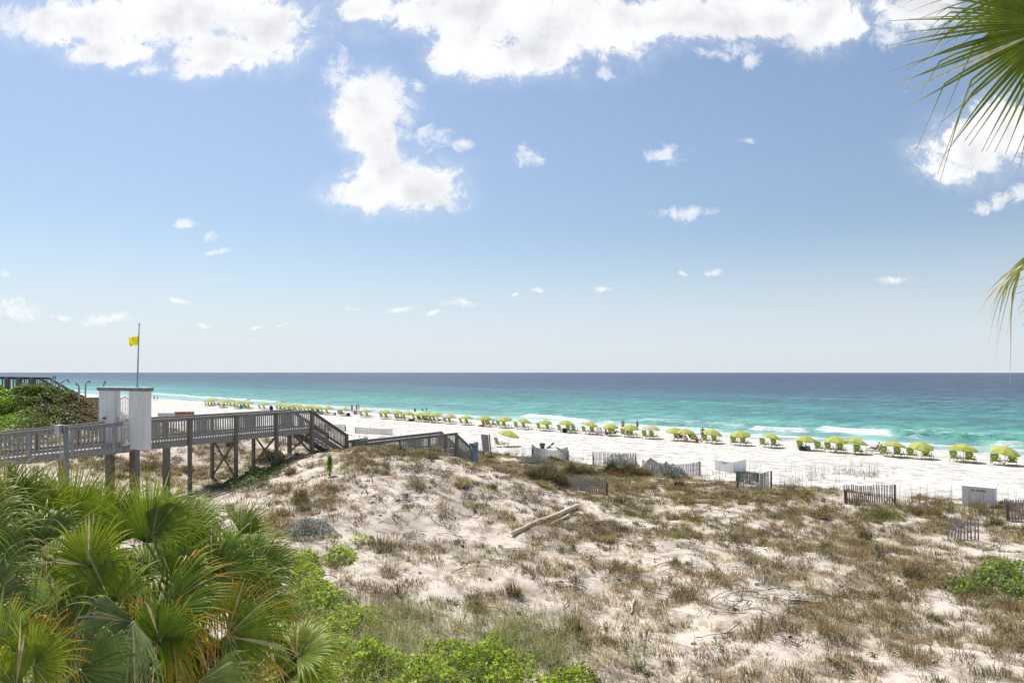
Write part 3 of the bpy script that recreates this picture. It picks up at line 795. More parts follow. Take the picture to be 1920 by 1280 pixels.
# bent pale poles beyond the hill
bp_list = [((97, 716, 52), (99.5, 707, 52), (101, 704, 52), 'short bent pole rising behind the walkway handrail above the hill'),
           ((111, 730, 52), (112, 721, 52), (124.5, 710.5, 52), 'bent pale pole with a drooping tip over the hill handrail'),
           ((147, 752, 50), (148.5, 727, 50), (144.5, 716, 50), 'tall pale pole with its top bent to the left near the gate'),
           ((159.5, 744, 60), (160.5, 723, 60), (165.5, 713, 60), 'pale pole with its top bent to the right near the gate'),
           ((192, 728, 62), (195, 717, 62), (196, 714, 62), 'small bent pole tip showing just above the white gate')]
for k, (a, b2, c2, lab) in enumerate(bp_list):
    a, b2, c2 = P(*a), P(*b2), P(*c2)
    a.z = hz(a.x, a.y) - .3
    t_ = thing('bent_pole', lab, 'pole', (a.x, a.y, hz(a.x, a.y)), group='bent poles by the far walkway')
    o0 = t_.location
    mb = MB(); mb.tube([a - o0, b2 - o0, b2.lerp(c2, .15) + Z3 * .06 - o0, c2 - o0], [.075, .07, .06, .045], 8); o = mb.build('shaft', 'bamboo', t_, True); reg(t_, o)
    tip = c2 - o0; dd = (c2 - b2).normalized()
    mb = MB(); mb.tube([tip, tip + V3(dd.x * .1 + .03, 0, -.05), tip + V3(dd.x * .2 + .05, 0, -.28)], [.05, .055, .03], 8); o = mb.build('lamp_head', 'trim_grey', t_, True); reg(t_, o)

# ================================================================== SAND FENCES
def sand_fence(a, b, hgt, label, n=None, lean=.0, mat='slat', sag=.06, bury=0, posts=(1, 1), net=None):
    a = Vector(a); b = Vector(b); mid = (a + b) / 2; mid.z = hz(mid.x, mid.y)
    t_ = thing('sand_fence', label, 'fence', mid, group='slatted sand fences along the dune edge')
    d = V3(b.x - a.x, b.y - a.y, 0); Ln = d.length; d.normalize(); nr = V3(-d.y, d.x, 0)
    n = n or int(Ln / .112)
    mb = MB(); wires = [[], [], []]
    ph = random.random() * 6
    for i in range(n + 1):
        u = i / n; p = a.lerp(b, u); gz = hz(p.x, p.y)
        off = nr * (.10 * math.sin(u * 7 + ph))
        base = V3(p.x, p.y, gz - .12 - bury) + off - mid
        hh = hgt + .12 - sag * math.sin(u * math.pi) + random.uniform(-.03, .03)
        ln = lean + .10 * math.sin(u * 4 + ph) * .6 + random.uniform(-.025, .025)
        top = base + V3(0, 0, hh) + d * ln * hh
        mb.beam(base, top, .056, .016, mat if random.random() < .8 else 'slat', up=nr)
        for k, q in enumerate((.22, .52, .82)): wires[k].append(base.lerp(top, q) - nr * .012)
    for wv in wires:
        for i in range(len(wv) - 1): mb.beam(wv[i], wv[i + 1], .009, .009, 'wire')
    o = mb.build('slats', parent=t_); reg(t_, o)
    for k, (e, f_) in enumerate(((a, posts[0]), (b, posts[1]))):
        if not f_: continue
        mb = MB(); gz = hz(e.x, e.y)
        mb.tube([V3(e.x, e.y, gz - .3) - mid - nr * .08, V3(e.x, e.y, gz + hgt * (.72 if f_ == 1 else 1.02)) - mid - nr * .08], [.055, .05], 8)
        o = mb.build('post', 'stain_wood', t_); reg(t_, o)
    if net:
        mb = MB(); u0, u1, q0, q1 = net; vs = []; nn = 24
        for i in range(nn + 1):
            u = u0 + (u1 - u0) * i / nn; p = a.lerp(b, u); gz = hz(p.x, p.y)
            off = nr * (.10 * math.sin(u * 7 + ph) - .035)
            for q in (q0 + .03 * math.sin(u * 30), (q0 + q1) / 2, q1):
                vs.append(V3(p.x, p.y, gz + q * hgt) + off - mid)
        fs = []
        for i in range(nn):
            for j in range(2):
                k = i * 3 + j; fs.append((k, k + 1, k + 4, k + 3))
        # a net: keep every other strand
        g = MB()
        for i in range(0, nn * 3):
            u = u0 + (u1 - u0) * i / (nn * 3); p = a.lerp(b, u); gz = hz(p.x, p.y); off = nr * (.10 * math.sin(u * 7 + ph) - .035)
            g.beam(V3(p.x, p.y, gz + q0 * hgt + .04 * math.sin(u * 31)) + off - mid, V3(p.x, p.y, gz + q1 * hgt + .02 * math.sin(u * 17)) + off - mid, .022, .006, 'ink_green')
        for q in np.linspace(q0, q1, 9):
            for i in range(nn):
                ua, ub = u0 + (u1 - u0) * i / nn, u0 + (u1 - u0) * (i + 1) / nn
                pa, pb = a.lerp(b, ua), a.lerp(b, ub)
                g.beam(V3(pa.x, pa.y, hz(pa.x, pa.y) + q * hgt) + nr * (.1 * math.sin(ua * 7 + ph) - .035) - mid, V3(pb.x, pb.y, hz(pb.x, pb.y) + q * hgt) + nr * (.1 * math.sin(ub * 7 + ph) - .035) - mid, .02, .006, 'ink_green')
        o = g.build('netting', parent=t_); reg(t_, o)
    return t_
def fpx(xa, ya, xb, yb, *a, **k): return sand_fence(gp(xa, ya), gp(xb, yb), *a, **k)
fpx(996, 861, 1064, 863, 1.25, 'grey sand fence below the green bin with lavender shrubs at its foot', sag=.12)
fpx(1112, 872, 1192, 875, 1.2, 'tall grey sand fence with shrubs before it, right of the leaning green umbrella', posts=(1, 1))
fpx(1204, 890, 1311, 892, 1.15, 'sand fence half hidden by a lavender shrub beside the farther white box', lean=.03, sag=.15, posts=(0, 2))
fpx(1381, 917, 1444, 915, 1.0, 'sand fence with dark netting sagging on its slats', lean=.02, posts=(1, 2), net=(.02, .62, .45, 1.0))
fpx(1584, 944, 1676, 944, .97, 'reddish leaning sand fence alone on bare sand near the nearer white box', lean=-.02, mat='slat_red', posts=(1, 2), sag=.05)
fpx(1888, 975, 1990, 985, 1.02, 'reddish sand fence right beside the nearer white box cut by the frame edge', lean=-.08, mat='slat_red', posts=(1, 1))
fpx(985, 884, 1034, 886, .75, 'buried sand fence tips behind brush on the slope of the big dune', bury=.2, posts=(0, 0))
fpx(1066, 916, 1139, 928, .95, 'weathered grey sand fence sunk into the hollow behind the driftwood log', bury=.1, posts=(0, 1), lean=-.04)
fpx(1776, 1008, 1834, 1014, 1.0, 'weathered pale sand fence half buried in the hollow at the right', bury=.1, posts=(0, 0), lean=.05)
fpx(592, 806, 648, 808, .95, 'small distant sand fence behind the boardwalk stairs', posts=(0, 1))
fpx(667, 812, 736, 816, .85, 'small distant sand fence above the low walkway rail', posts=(1, 0))
fpx(520, 831, 590, 832, .8, 'small sand fence seen under the boardwalk stairs', posts=(0, 0), bury=.1)

# ================================================================== THINGS ON THE SAND
def text_obj(txt, size, mat, parent, loc, rot, name='lettering', ext=.002):
    cu = bpy.data.curves.new(name, 'FONT'); cu.body = txt; cu.size = size; cu.extrude = ext; cu.align_x = 'CENTER'; cu.align_y = 'CENTER'
    tmp = bpy.data.objects.new('t', cu); COL.objects.link(tmp)
    dg = bpy.context.evaluated_depsgraph_get(); me = bpy.data.meshes.new_from_object(tmp.evaluated_get(dg))
    bpy.data.objects.remove(tmp); me.name = name
    me.materials.clear(); me.materials.append(M[mat])
    o = bpy.data.objects.new(name, me); COL.objects.link(o); o.parent = parent; o.location = loc; o.rotation_euler = rot; reg(parent, o)
    return o

def storage_box(px_, py_, w_, d_, h_, rz, label, txt):
    g = gp(px_, py_)
    t_ = thing('storage_box', label, 'box', (g.x, g.y, g.z - .05), rz, 'white storage boxes on the beach')
    mb = MB(); mb.add([(-w_/2, 0, 0), (w_/2, 0, 0), (w_/2, d_, 0), (-w_/2, d_, 0), (-w_/2, 0, h_ - .10), (w_/2, 0, h_ - .10), (w_/2, d_, h_ + .06), (-w_/2, d_, h_ + .06)],
                      [(3, 2, 1, 0), (0, 1, 5, 4), (1, 2, 6, 5), (2, 3, 7, 6), (3, 0, 4, 7), (4, 5, 6, 7)], 'white_box')
    o = mb.build('body', parent=t_, bevel=.015); reg(t_, o)
    al = math.atan2(.16, d_)
    mb = MB(); mb.box((0, d_/2, h_ + .012), (w_ + .10, d_ / math.cos(al) + .10, .05), mat=Matrix.Rotation(al, 3, 'X'), m='white_box'); o = mb.build('lid', parent=t_, bevel=.012); reg(t_, o)
    mb = MB()
    for i in range(1, 7): mb.box((-w_/2 + w_ * i / 7, -.003, (h_ - .16) / 2 + .02), (.02, .012, h_ - .22), 0, 'white_box')
    o = mb.build('ribs', parent=t_); reg(t_, o)
    text_obj(txt, .16, 'ink', t_, (.0, -.012, h_ - .25), (R(90), 0, 0))
    return t_
storage_box(1834, 950, 1.36, .98, 1.08, SH_A + .04, 'nearer white storage box with printed number between two reddish sand fences', '28 -00380')
storage_box(1357, 884, 1.95, 1.65, 1.02, R(-58), 'farther white storage box with printed number behind the netted sand fence', '27 00380')

# warning sign
g = gp(914, 856)
sg = thing('beach_sign', 'tall grey beach warning sign with coloured flag squares on two brown posts', 'sign', g, -.15)
lean = -.10
hh = 1.86
def sg_pt(x, z, y=0): return V3(x + lean * z, y, z)
for x in (-.30, .33):
    mb = MB(); mb.beam(sg_pt(x, -.4), sg_pt(x, hh + (.0 if x < 0 else .0)), .09, .09, 'stain_wood', up=(0, 1, 0)); o = mb.build('post', parent=sg); reg(sg, o)
mb = MB(); pts = [sg_pt(-.36, .42, -.06), sg_pt(.25, .42, -.06), sg_pt(.25, hh - .02, -.06), sg_pt(-.36, hh + .02, -.06)]
mb.add(pts + [p + V3(0, .025, 0) for p in pts], [(0, 1, 2, 3), (7, 6, 5, 4), (0, 4, 5, 1), (1, 5, 6, 2), (2, 6, 7, 3), (3, 7, 4, 0)], 'sign_face')
face = mb.build('panel', parent=sg); reg(sg, face)
mb = MB()
def strip(x0, x1, z, h_, m_):
    c = sg_pt((x0 + x1) / 2, z, -.066); mb.box(c, (x1 - x0, .008, h_), 0, m_)
for k, m_ in enumerate(('ink_green', 'ink_yellow', 'ink_red', 'ink_red', 'ink')):
    strip(-.33 + k * .115, -.33 + k * .115 + .085, hh - .30, .15, m_)
    o = mb.build('flag_symbol', parent=face); reg(face, o); mb = MB()
strip(-.33, .22, hh - .10, .035, 'grey_ink')
for k in range(9):
    z = hh - .52 - .062 * k
    if k: o = mb.build('text_line', parent=face); reg(face, o); mb = MB()
    x = -.32
    while x < .20:
        l_ = random.uniform(.03, .11); strip(x, min(x + l_, .22), z, .018 if k else .03, 'grey_ink' if k else 'ink'); x += l_ + .025
o = mb.build('text_line', parent=face); reg(face, o); mb = MB(); strip(-.33, .21, .72, .05, 'ink_red'); strip(-.22, .20, .64, .04, 'ink_red')
o = mb.build('red_lettering', parent=face); reg(face, o); mb = MB()
for k in range(2): strip(-.3, .18, .55 - .06 * k, .018, 'grey_ink')
o = mb.build('lettering', parent=face); reg(face, o)

# bin at the foot of the steps
g = gp(885, 849); g = V3(-2.62, 47.0, hz(-2.62, 47.0))
bn = thing('trash_bin', 'blue grey bin with pale lid behind the foot of the beach steps', 'bin', g)
zt = (H - 130 * 47 / F) - g.z
mb = MB(); mb.lathe([(.27, -.05), (.30, zt * .9)], 16); o = mb.build('body', 'bin_grey', bn, True); reg(bn, o)
mb = MB(); mb.lathe([(.33, zt * .9), (.34, zt * .96), (.26, zt), (.001, zt + .02)], 16); o = mb.build('lid', 'grey_metal', bn, True); reg(bn, o)

# green bin, small folded chair and closed umbrella by the fence
g = gp(1017, 841)
t_ = thing('bucket', 'dark green square bucket standing on the sand above the grey fence', 'bucket', g)
mb = MB(); mb.lathe([(.22, 0), (.30, .5)], 4); o = mb.build('body', 'dark_green', t_); reg(t_, o)
mb = MB(); mb.lathe([(.33, .5), (.33, .58), (.30, .58), (.30, .52)], 4); o = mb.build('rim', 'black', t_); reg(t_, o)
g = gp(1032, 840)
t_ = thing('folded_chair', 'dark folded beach chair lying on the sand beside the green bucket', 'chair', g, .2)
mb = MB(); mb.beam((-.35, 0, .1), (.35, 0, .50), .40, .06, 'dark_green'); mb.beam((-.45, 0, .03), (.15, 0, .14), .4, .05, 'chair_wood'); o = mb.build('frame', parent=t_); reg(t_, o)
mb = MB(); mb.beam((.1, 0, .42), (.4, 0, .62), .36, .05, 'black'); o = mb.build('backrest', parent=t_); reg(t_, o)
a = P(1043, 838.5, 61); b2 = gp(1078, 862); 
t_ = thing('closed_umbrella', 'closed green beach umbrella leaning into the grey sand fence', 'umbrella', b2)
a = P(1042.5, 838, b2.y - .6) - b2; d = a.normalized(); fl = a.length
mb = MB(); mb.tube([d * fl * .42, d * fl * .52, d * fl * .8, d * fl], [.05, .14, .10, .05], 10, 'chair_cloth'); o = mb.build('canopy', parent=t_, smooth=True); reg(t_, o)
mb = MB(); mb.tube([d * -.2, d * fl * .5], .028, 8, 'chair_wood'); o = mb.build('pole', parent=t_); reg(t_, o)

# driftwood
def log(pa, pb, r, label, name='driftwood_log'):
    a = gp(*pa); b2 = gp(*pb); n = 14; pts = []; rad = []
    for i in range(n + 1):
        u = i / n; p = a.lerp(b2, u); p.z = max(p.z + r * 1.1 + .02 * math.sin(u * 7), hz(p.x, p.y) + r * .6)
        p.x += .02 * math.sin(u * 8); pts.append(p - a); rad.append(r * (.72 + .35 * u + .08 * math.sin(u * 17)))
    t_ = MB(); t_.tube(pts, rad, 10); o = t_.build(name, 'drift', None, True); o.location = a
    return tag(o, label, 'log')
log((960, 1006), (1083, 953), .10, 'long pale driftwood log lying across the dune slope')
log((1033, 986), (1066, 969), .06, 'short pale plank lying just below the long driftwood log', 'driftwood_plank')
log((1482, 1131), (1540, 1135), .05, 'grey driftwood stick on bare sand at the lower right', 'driftwood_stick')
log((1183, 1152), (1188, 1126), .035, 'small pale stick standing up out of the grass', 'driftwood_stick')
# rock on the beach
g = gp(1724, 930)
bm = bmesh.new(); bmesh.ops.create_icosphere(bm, subdivisions=3, radius=1)
for v_ in bm.verts:
    q = v_.co; k = 1 + .35 * (fbm(np.array([q.x * 1.3 + 3]), np.array([q.y * 1.3 + q.z * 1.7]), 91)[0] - .5)
    v_.co = Vector((q.x * .19 * k, q.y * .14 * k, q.z * .10 * k))
me = bpy.data.meshes.new('rock'); bm.to_mesh(me); bm.free(); me.materials.append(M['rock']); o = bpy.data.objects.new('rock', me); COL.objects.link(o); o.location = g + V3(0, 0, .05)
tag(o, 'small brown lump of debris alone on the white sand', 'rock')
# stacked wooden loungers far behind the boardwalk, low white hoarding, small dark heap
g = gp(345, 782)
t_ = thing('lounger_stack', 'stack of orange wooden loungers on the beach behind the boardwalk rail', 'stack', g, .2)
for k in range(7):
    mb = MB(); mb.box((-1.5 + k * .5, 0, .55), (.10, .9, 1.0), random.uniform(-.1, .1), 'chair_wood'); mb.box((-1.5 + k * .5 + .16, .0, .52), (.14, .7, .9), 0, 'orange' if k % 3 == 1 else 'chair_wood')
    o = mb.build('lounger', parent=t_); reg(t_, o)
g = gp(312, 783)
t_ = thing('hoarding', 'low pale panel fence on the sand left of the orange stack', 'fence', g, .1)
mb = MB(); mb.box((0, 0, .45), (3.0, .06, .8), 0, 'sign_face'); o = mb.build('panel', parent=t_); reg(t_, o)
for k in (-1.4, 0, 1.4):
    mb = MB(); mb.box((k, .05, .45), (.08, .06, .95), 0, 'post_wood'); o = mb.build('post', parent=t_); reg(t_, o)
# outdoor shower and flag-sticks seen through the gate leaf are hidden; red parasol far left

# ================================================================== BEACH UMBRELLAS AND CHAIRS
def canopy_mesh(mats, R_=1.12, top=1.62, drop=.46, n=8):
    mb = MB(); rings = [0, .18, .4, .62, .82, 1.0]
    def pt(a, r):
        k = (a * n / (2 * math.pi)) % 1.0
        sc = 1 - .06 * math.sin(k * math.pi) * r          # ribs carry the cloth, it pulls in between
        z = top - drop * (r ** 1.55) - .035 * math.sin(k * math.pi) * r
        return (R_ * r * sc * math.cos(a), R_ * r * sc * math.sin(a), z)
    for s in range(n):
        m_ = mats[s % len(mats)]; sub = 4
        for q in range(sub):
            a0 = 2 * math.pi * (s + q / sub) / n; a1 = 2 * math.pi * (s + (q + 1) / sub) / n
            a1 -= 1e-7
            if q == sub - 1: a1 = 2 * math.pi * (s + 1) / n - 1e-6
            for k in range(len(rings) - 1):
                r0, r1 = rings[k], rings[k + 1]
                if r0 == 0: mb.add([(0, 0, top), pt(a0, r1), pt(a1, r1)], [(0, 1, 2)], m_)
                else: mb.add([pt(a0, r0), pt(a0, r1), pt(a1, r1), pt(a1, r0)], [(0, 1, 2, 3)], m_)
            p0, p1 = Vector(pt(a0, 1)), Vector(pt(a1, 1))     # valance
            d0 = .085 + .012 * math.sin(q * 1.57); d1 = .085 + .012 * math.sin((q + 1) * 1.57)
            mb.add([p0, p0 * 1.0 - Z3 * d0 + V3(p0.x, p0.y, 0) * .012, p1 - Z3 * d1 + V3(p1.x, p1.y, 0) * .012, p1], [(0, 1, 2, 3)], m_)
    o = mb.build('canopy'); 
    bm = bmesh.new(); bm.from_mesh(o.data); bmesh.ops.remove_doubles(bm, verts=bm.verts, dist=1e-4); bm.to_mesh(o.data); bm.free()
    me = o.data; bpy.data.objects.remove(o); return me
CAN = {'lime': canopy_mesh(['lime']), 'pink': canopy_mesh(['pink', 'pink', 'lime', 'lime', 'lime', 'pink', 'pink', 'lime']), 'red': canopy_mesh(['red_canopy'])}
def meshof(mb, name, mat=None, smooth=False):
    o = mb.build(name, mat, None, smooth); me = o.data; bpy.data.objects.remove(o); return me
mb = MB(); mb.tube([(0, 0, -.3), (0, 0, 1.60)], .024, 8, 'umb_pole'); POLE = meshof(mb, 'pole')
mb = MB(); mb.lathe([(.02, 1.60), (.035, 1.63), (.03, 1.68), (.001, 1.71)], 8, m='umb_pole'); FIN = meshof(mb, 'finial')
mb = MB()
for i in range(8):
    a = 2 * math.pi * (i) / 8
    prev = None
    for r in (0, .25, .5, .75, 1.0):
        p = V3(1.19 * r * math.cos(a), 1.19 * r * math.sin(a), 1.605 - .46 * r ** 1.55)
        if prev is not None: mb.beam(prev, p, .012, .012, 'umb_pole')
        prev = p
RIBS = meshof(mb, 'ribs')
def mk(name, me, parent, loc=(0, 0, 0), rot=(0, 0, 0)):
    o = bpy.data.objects.new(name, me); COL.objects.link(o); o.parent = parent; o.location = loc; o.rotation_euler = rot; reg(parent, o); return o

def umbrella(x, y, label, kind='lime', tilt=(0, 0), rz=0, sc=1.0, group='lime beach umbrellas in a row along the shore', hgt=0.0):
    g = V3(x, y, hz(x, y))
    t_ = thing('beach_umbrella', label, 'umbrella', g, rz, group)
    t_.scale = (sc, sc, sc)
    mk('pole', POLE, t_, rot=(tilt[0] * .15, tilt[1] * .15, 0))
    # the head tips at the joint
    j = 1.25; rot = Euler((tilt[0], tilt[1], 0)).to_matrix()
    c = V3(0, 0, j) - rot @ V3(0, 0, j) + V3(j * math.sin(tilt[1] * .15), -j * math.sin(tilt[0] * .15), 0)
    cn = mk('canopy', CAN[kind], t_, c, (tilt[0], tilt[1], 0))
    mk('ribs', RIBS, cn); mk('finial', FIN, cn)
    return t_

# chair: local +y looks out to sea
W_ = .29
def chair_meshes():
    d = {}
    mb = MB(); vs = []
    # backrest cloth, slightly slung, with the notched outline
    prof = [(0, 1.0), (.18, 1.0), (.2, .80), (.42, .80), (.45, 1.0), (.80, 1.0), (.84, .92), (1.0, .92)]
    for q, wk in prof:
        p = V3(0, -.22 - .28 * q, .30 + .74 * q)
        sagk = .03 * math.sin(q * math.pi)
        for x in (-1, -.5, 0, .5, 1): vs.append((x * W_ * wk, p.y - sagk * (1 - x * x), p.z))
    fs = []
    for i in range(len(prof) - 1):
        for j in range(4): k = i * 5 + j; fs.append((k, k + 1, k + 6, k + 5))
    mb.add(vs, fs, 'chair_cloth'); d['backrest'] = meshof(mb, 'backrest')
    mb = MB(); vs = []; fs = []
    for i in range(5):
        q = i / 4
        for x in (-1, 0, 1): vs.append((x * W_, -.22 + .62 * q, .30 - .04 * math.sin(q * math.pi) + .03 * q))
    for i in range(4):
        for j in range(2): k = i * 3 + j; fs.append((k, k + 1, k + 4, k + 3))
    mb.add(vs, fs, 'chair_cloth'); d['seat'] = meshof(mb, 'seat')
    mb = MB(); w2 = W_ + .025
    for s in (-1, 1):
        mb.beam((s * w2, -.51, 1.06), (s * w2, -.18, .22), .03, .035, 'chair_wood')      # back upright
        mb.beam((s * w2, -.35, .30), (s * w2, 1.02, .31), .03, .04, 'chair_wood')       # long side rail
    for y, z in ((-.51, 1.05), (.40, .33), (1.0, .31), (.7, .31), (.55, .31), (.85, .31)): mb.beam((-w2, y, z), (w2, y, z), .03, .03, 'chair_wood')
    d['frame'] = meshof(mb, 'frame')
    for nm, y0, y1 in (('rear', -.48, -.34), ('front', .38, .45), ('foot', .95, .98)):
        for s in (-1, 1):
            mb = MB(); mb.beam((s * w2, y0, -.04), (s * w2, y1, .32), .03, .035, 'chair_wood'); d['leg_%s%d' % (nm, s)] = meshof(mb, 'leg')
    for s in (-1, 1):
        mb = MB(); mb.beam((s * (w2 + .03), -.38, .56), (s * (w2 + .03), .22, .53), .06, .025, 'chair_wood'); mb.beam((s * (w2 + .02), .17, .53), (s * (w2 + .02), .22, .31), .03, .03, 'chair_wood')
        d['arm%d' % s] = meshof(mb, 'armrest')
    mb = MB(); mb.lathe([(.03, .53), (.045, .55), (.045, .64), (.035, .64)], 8, (W_ + .055, .17, 0), 'ink'); d['cup'] = meshof(mb, 'cup_holder')
    # white emblem: a brushed oval with strokes, on the outer face of the backrest
    mb = MB(); c = V3(0, -.22 - .28 * .62 - .045, .30 + .74 * .62); u = V3(1, 0, 0); v_ = V3(0, -.30, .62).normalized(); nn_ = V3(0, -.62, -.30).normalized()
    seg = 18; pts = [c + u * (.135 * math.cos(2 * math.pi * i / seg)) + v_ * (.065 * math.sin(2 * math.pi * i / seg)) + nn_ * .004 for i in range(seg)]
    for i in range(seg): mb.beam(pts[i], pts[(i + 1) % seg], .016, .006, 'emblem', up=nn_)
    for k in (-.05, -.02, .012, .045, .07): mb.beam(c + u * k + v_ * -.035 + nn_ * .004, c + u * (k + .02) + v_ * .04 + nn_ * .004, .018, .006, 'emblem', up=nn_)
    mb.beam(c + u * -.09 + nn_ * .006, c + u * .09 + nn_ * .006, .022, .006, 'emblem', up=nn_)
    d['emblem'] = meshof(mb, 'emblem')
    return d
CM = chair_meshes()
def chair(x, y, label, rz=0, recl=0, group='green beach chairs under the umbrellas'):
    t_ = thing('beach_chair', label, 'chair', (x, y, hz(x, y)), SH_A + rz, group)
    b_ = mk('backrest', CM['backrest'], t_)
    mk('emblem', CM['emblem'], b_)
    mk('seat', CM['seat'], t_); fr_ = mk('frame', CM['frame'], t_)
    for k in CM:
        if k.startswith('leg'): mk('leg', CM[k], t_)
    for s in (-1, 1):
        a_ = mk('armrest', CM['arm%d' % s], t_)
        if s == 1: mk('cup_holder', CM['cup'], a_)
    return t_
mb = MB(); mb.box((0, 0, .47), (.55, .45, .03), 0, 'chair_wood'); TT_ = meshof(mb, 'table_top')
mb = MB()
for s in (-.2, .2): mb.beam((-.24, s, -.02), (.24, s, .46), .03, .03, 'chair_wood')
TL1 = meshof(mb, 'leg')
mb = MB()
for s in (-.2, .2): mb.beam((.24, s * .9, -.02), (-.24, s * .9, .46), .03, .03, 'chair_wood')
TL2 = meshof(mb, 'leg')
def table(x, y, label):
    t_ = thing('folding_table', label, 'table', (x, y, hz(x, y)), SH_A + .1, 'small folding tables between chairs')
    mk('table_top', TT_, t_); mk('leg', TL1, t_); mk('leg', TL2, t_); return t_

# (umbrella x, kind, tilt sideways, tilt fore-aft, [chair xs], table x, remark)
ROW = [
 (1884, 'lime', .20, .10, [1866, 1898], 1882, ''), (1806, 'lime', .16, -.16, [1791, 1819], 1806, ''), (1727, 'lime', .16, .06, [1709, 1738], None, ''),
 (1676, 'lime', .14, -.10, [1659, 1686], 1674, ''), (1604, 'lime', .16, -.12, [1608], None, ''), (1567, 'lime', .10, -.10, [1555, 1577], 1566, ''),
 (1511, 'lime', .12, .12, [1503, 1535], None, ''), (1446, 'lime', .10, -.12, [1433, 1454], None, ''), (1388, 'lime', .14, .08, [1377, 1396], None, ''),
 (1336, 'lime', .16, .08, [1324, 1342], None, ''), (1285, 'lime', .12, .05, [1302], None, ''), (1265, 'lime', .02, .04, [1271], None, ''),
 (1221, 'pink', .10, .0, [1211, 1225], None, ''), (1182, 'lime', .10, .06, [1171, 1187], None, ''), (1145, 'lime', .08, .08, [1147], None, ''),
 (1107, 'lime', .12, -.10, [1098, 1113], None, ''), (1062, 'lime', .12, -.10, [1052, 1068, 1078], None, ''), (1022, 'lime', .08, .0, [1013, 1030], None, ''),
 (983, 'lime', .14, -.10, [970, 985], None, ''), (946, 'lime', .06, .05, [937, 948], None, ''), (909, 'lime', .06, .03, [909, 918], None, ''),
 (875, 'lime', .05, .0, [867, 878], None, ''), (843, 'pink', .05, .0, [837, 846], None, ''), (817, 'lime', .05, .0, [810, 817], None, ''),
 (801, 'lime', .0, .0, [797, 803], None, ''), (787, 'lime', .0, .0, [779, 789], None, ''), (766, 'lime', .05, .0, [761], None, ''),
 (745, 'lime', .06, .0, [745, 750], None, ''), (723, 'lime', .06, .0, [717, 727], None, ''), (687, 'lime', .04, .0, [680, 691], None, ''),
 (647, 'pink', .08, .0, [644, 638], None, ''), (615, 'lime', .0, .0, [607, 616], None, ''), (600, 'lime', .05, .0, [600, 597], None, ''), ]
def off_t(x, s, dt):
    X, Y = on_s(x, s); return X + DX * dt, Y + DY * dt
for k, (x, kind, t1, t2, ch, tb, rem) in enumerate(ROW):
    X, Y = on_s(x, 76.0)
    nm = ORD[k] + ' from the right end of the row' if k else 'at the right end of the row'
    look = ('lime beach umbrella tilted to the right, ' if t1 >= .13 else 'lime beach umbrella, ') if kind == 'lime' else 'faded pink and lime beach umbrella, '
    umbrella(X, Y, look + nm, kind, (t2 + .07 * math.sin(k * 4.1), t1 + .05 * math.sin(k * 2.9 + 1)), SH_A + .3 * math.sin(k * 2.3), (1.0 + .05 * math.sin(k * 1.7)) if k else 1.05)
    for i, cx in enumerate(ch):
        cX, cY = on_s(cx, 75.75 + .25 * math.sin(k * 3 + i))
        if len(ch) == 1: pre = 'single green beach chair under the '
        elif len(ch) == 2: pre = ('left' if cx == min(ch) else 'right') + ' green beach chair under the '
        else: pre = ['left', 'middle', 'right'][i] + ' of three green chairs under the '
        chair(cX, cY, pre + ('umbrella ' if kind == 'lime' else 'pink umbrella ') + nm, .12 * math.sin(k * 5 + i * 2) - (.10 if k % 2 else 0))
    if tb is not None:
        cX, cY = on_s(tb, 75.3); table(cX, cY, 'small folding table under the umbrella ' + nm)
# reversed chair with the sunbather
cX, cY = on_s(1643, 77.5); chair(cX, cY, 'green reclined beach chair turned back towards the land with a sunbather on it', R(115))
# the far clusters
CL2 = [525, 533, 541, 550, 561, 572, 584, 594]
for k, x in enumerate(CL2[::-1]):
    X, Y = on_s(x, 76 + 1.5 * math.sin(k * 2.1)); umbrella(X, Y, 'lime beach umbrella in the crowded cluster above the boardwalk stairs, %s from its right' % ORD[k], 'lime', (0, .04), k, 1.0, 'crowded lime umbrellas above the boardwalk stairs')
    for i, dx_ in enumerate((-3, 3)):
        cX, cY = on_s(x + dx_, 75.5 + 1.5 * math.sin(k * 2.1)); chair(cX, cY, ('left', 'right')[i] + ' green chair, stairs cluster umbrella %s from its right' % ORD[k], .1 * i)
X, Y = on_s(495, 76); umbrella(X, Y, 'lone lime umbrella between the two far clusters with two chairs', 'lime', (0, .06), 0, 1.05)
for i, x in enumerate((489, 498)):
    cX, cY = on_s(x, 75.6); chair(cX, cY, ('left', 'right')[i] + ' green chair under the lone umbrella between the far clusters')
CL3 = [391, 402, 418, 432, 446, 457, 466]
for k, x in enumerate(CL3[::-1]):
    X, Y = on_s(x, 76 + 2.2 * math.sin(k * 2.7)); umbrella(X, Y, 'lime beach umbrella in the farthest cluster above the boardwalk rail, %s from its right' % ORD[k], 'lime', (0, .05), k * 2, 1.1, 'farthest lime umbrellas above the boardwalk rail')
    for i, dx_ in enumerate((-3, 2.5)):
        cX, cY = on_s(x + dx_, 75.2 + 2.2 * math.sin(k * 2.7)); chair(cX, cY, ('left', 'right')[i] + ' green chair, farthest cluster umbrella %s from its right' % ORD[k], .15 * i)
# lone umbrella nearer the dunes
g = gp(953.5, 836); umbrella(g.x, g.y, 'large lone lime umbrella with one chair, standing nearest the dunes', 'lime', (-.16, .20), SH_A, 1.1, None)
g = gp(946, 837); chair(g.x - .6, g.y - .2, 'green beach chair under the lone umbrella nearest the dunes', -.2)
g = P(183, 747, 120); umbrella(g.x, g.y, 'red umbrella far off showing beside the white gate', 'red', (0, .1), 0, 1.5, None)

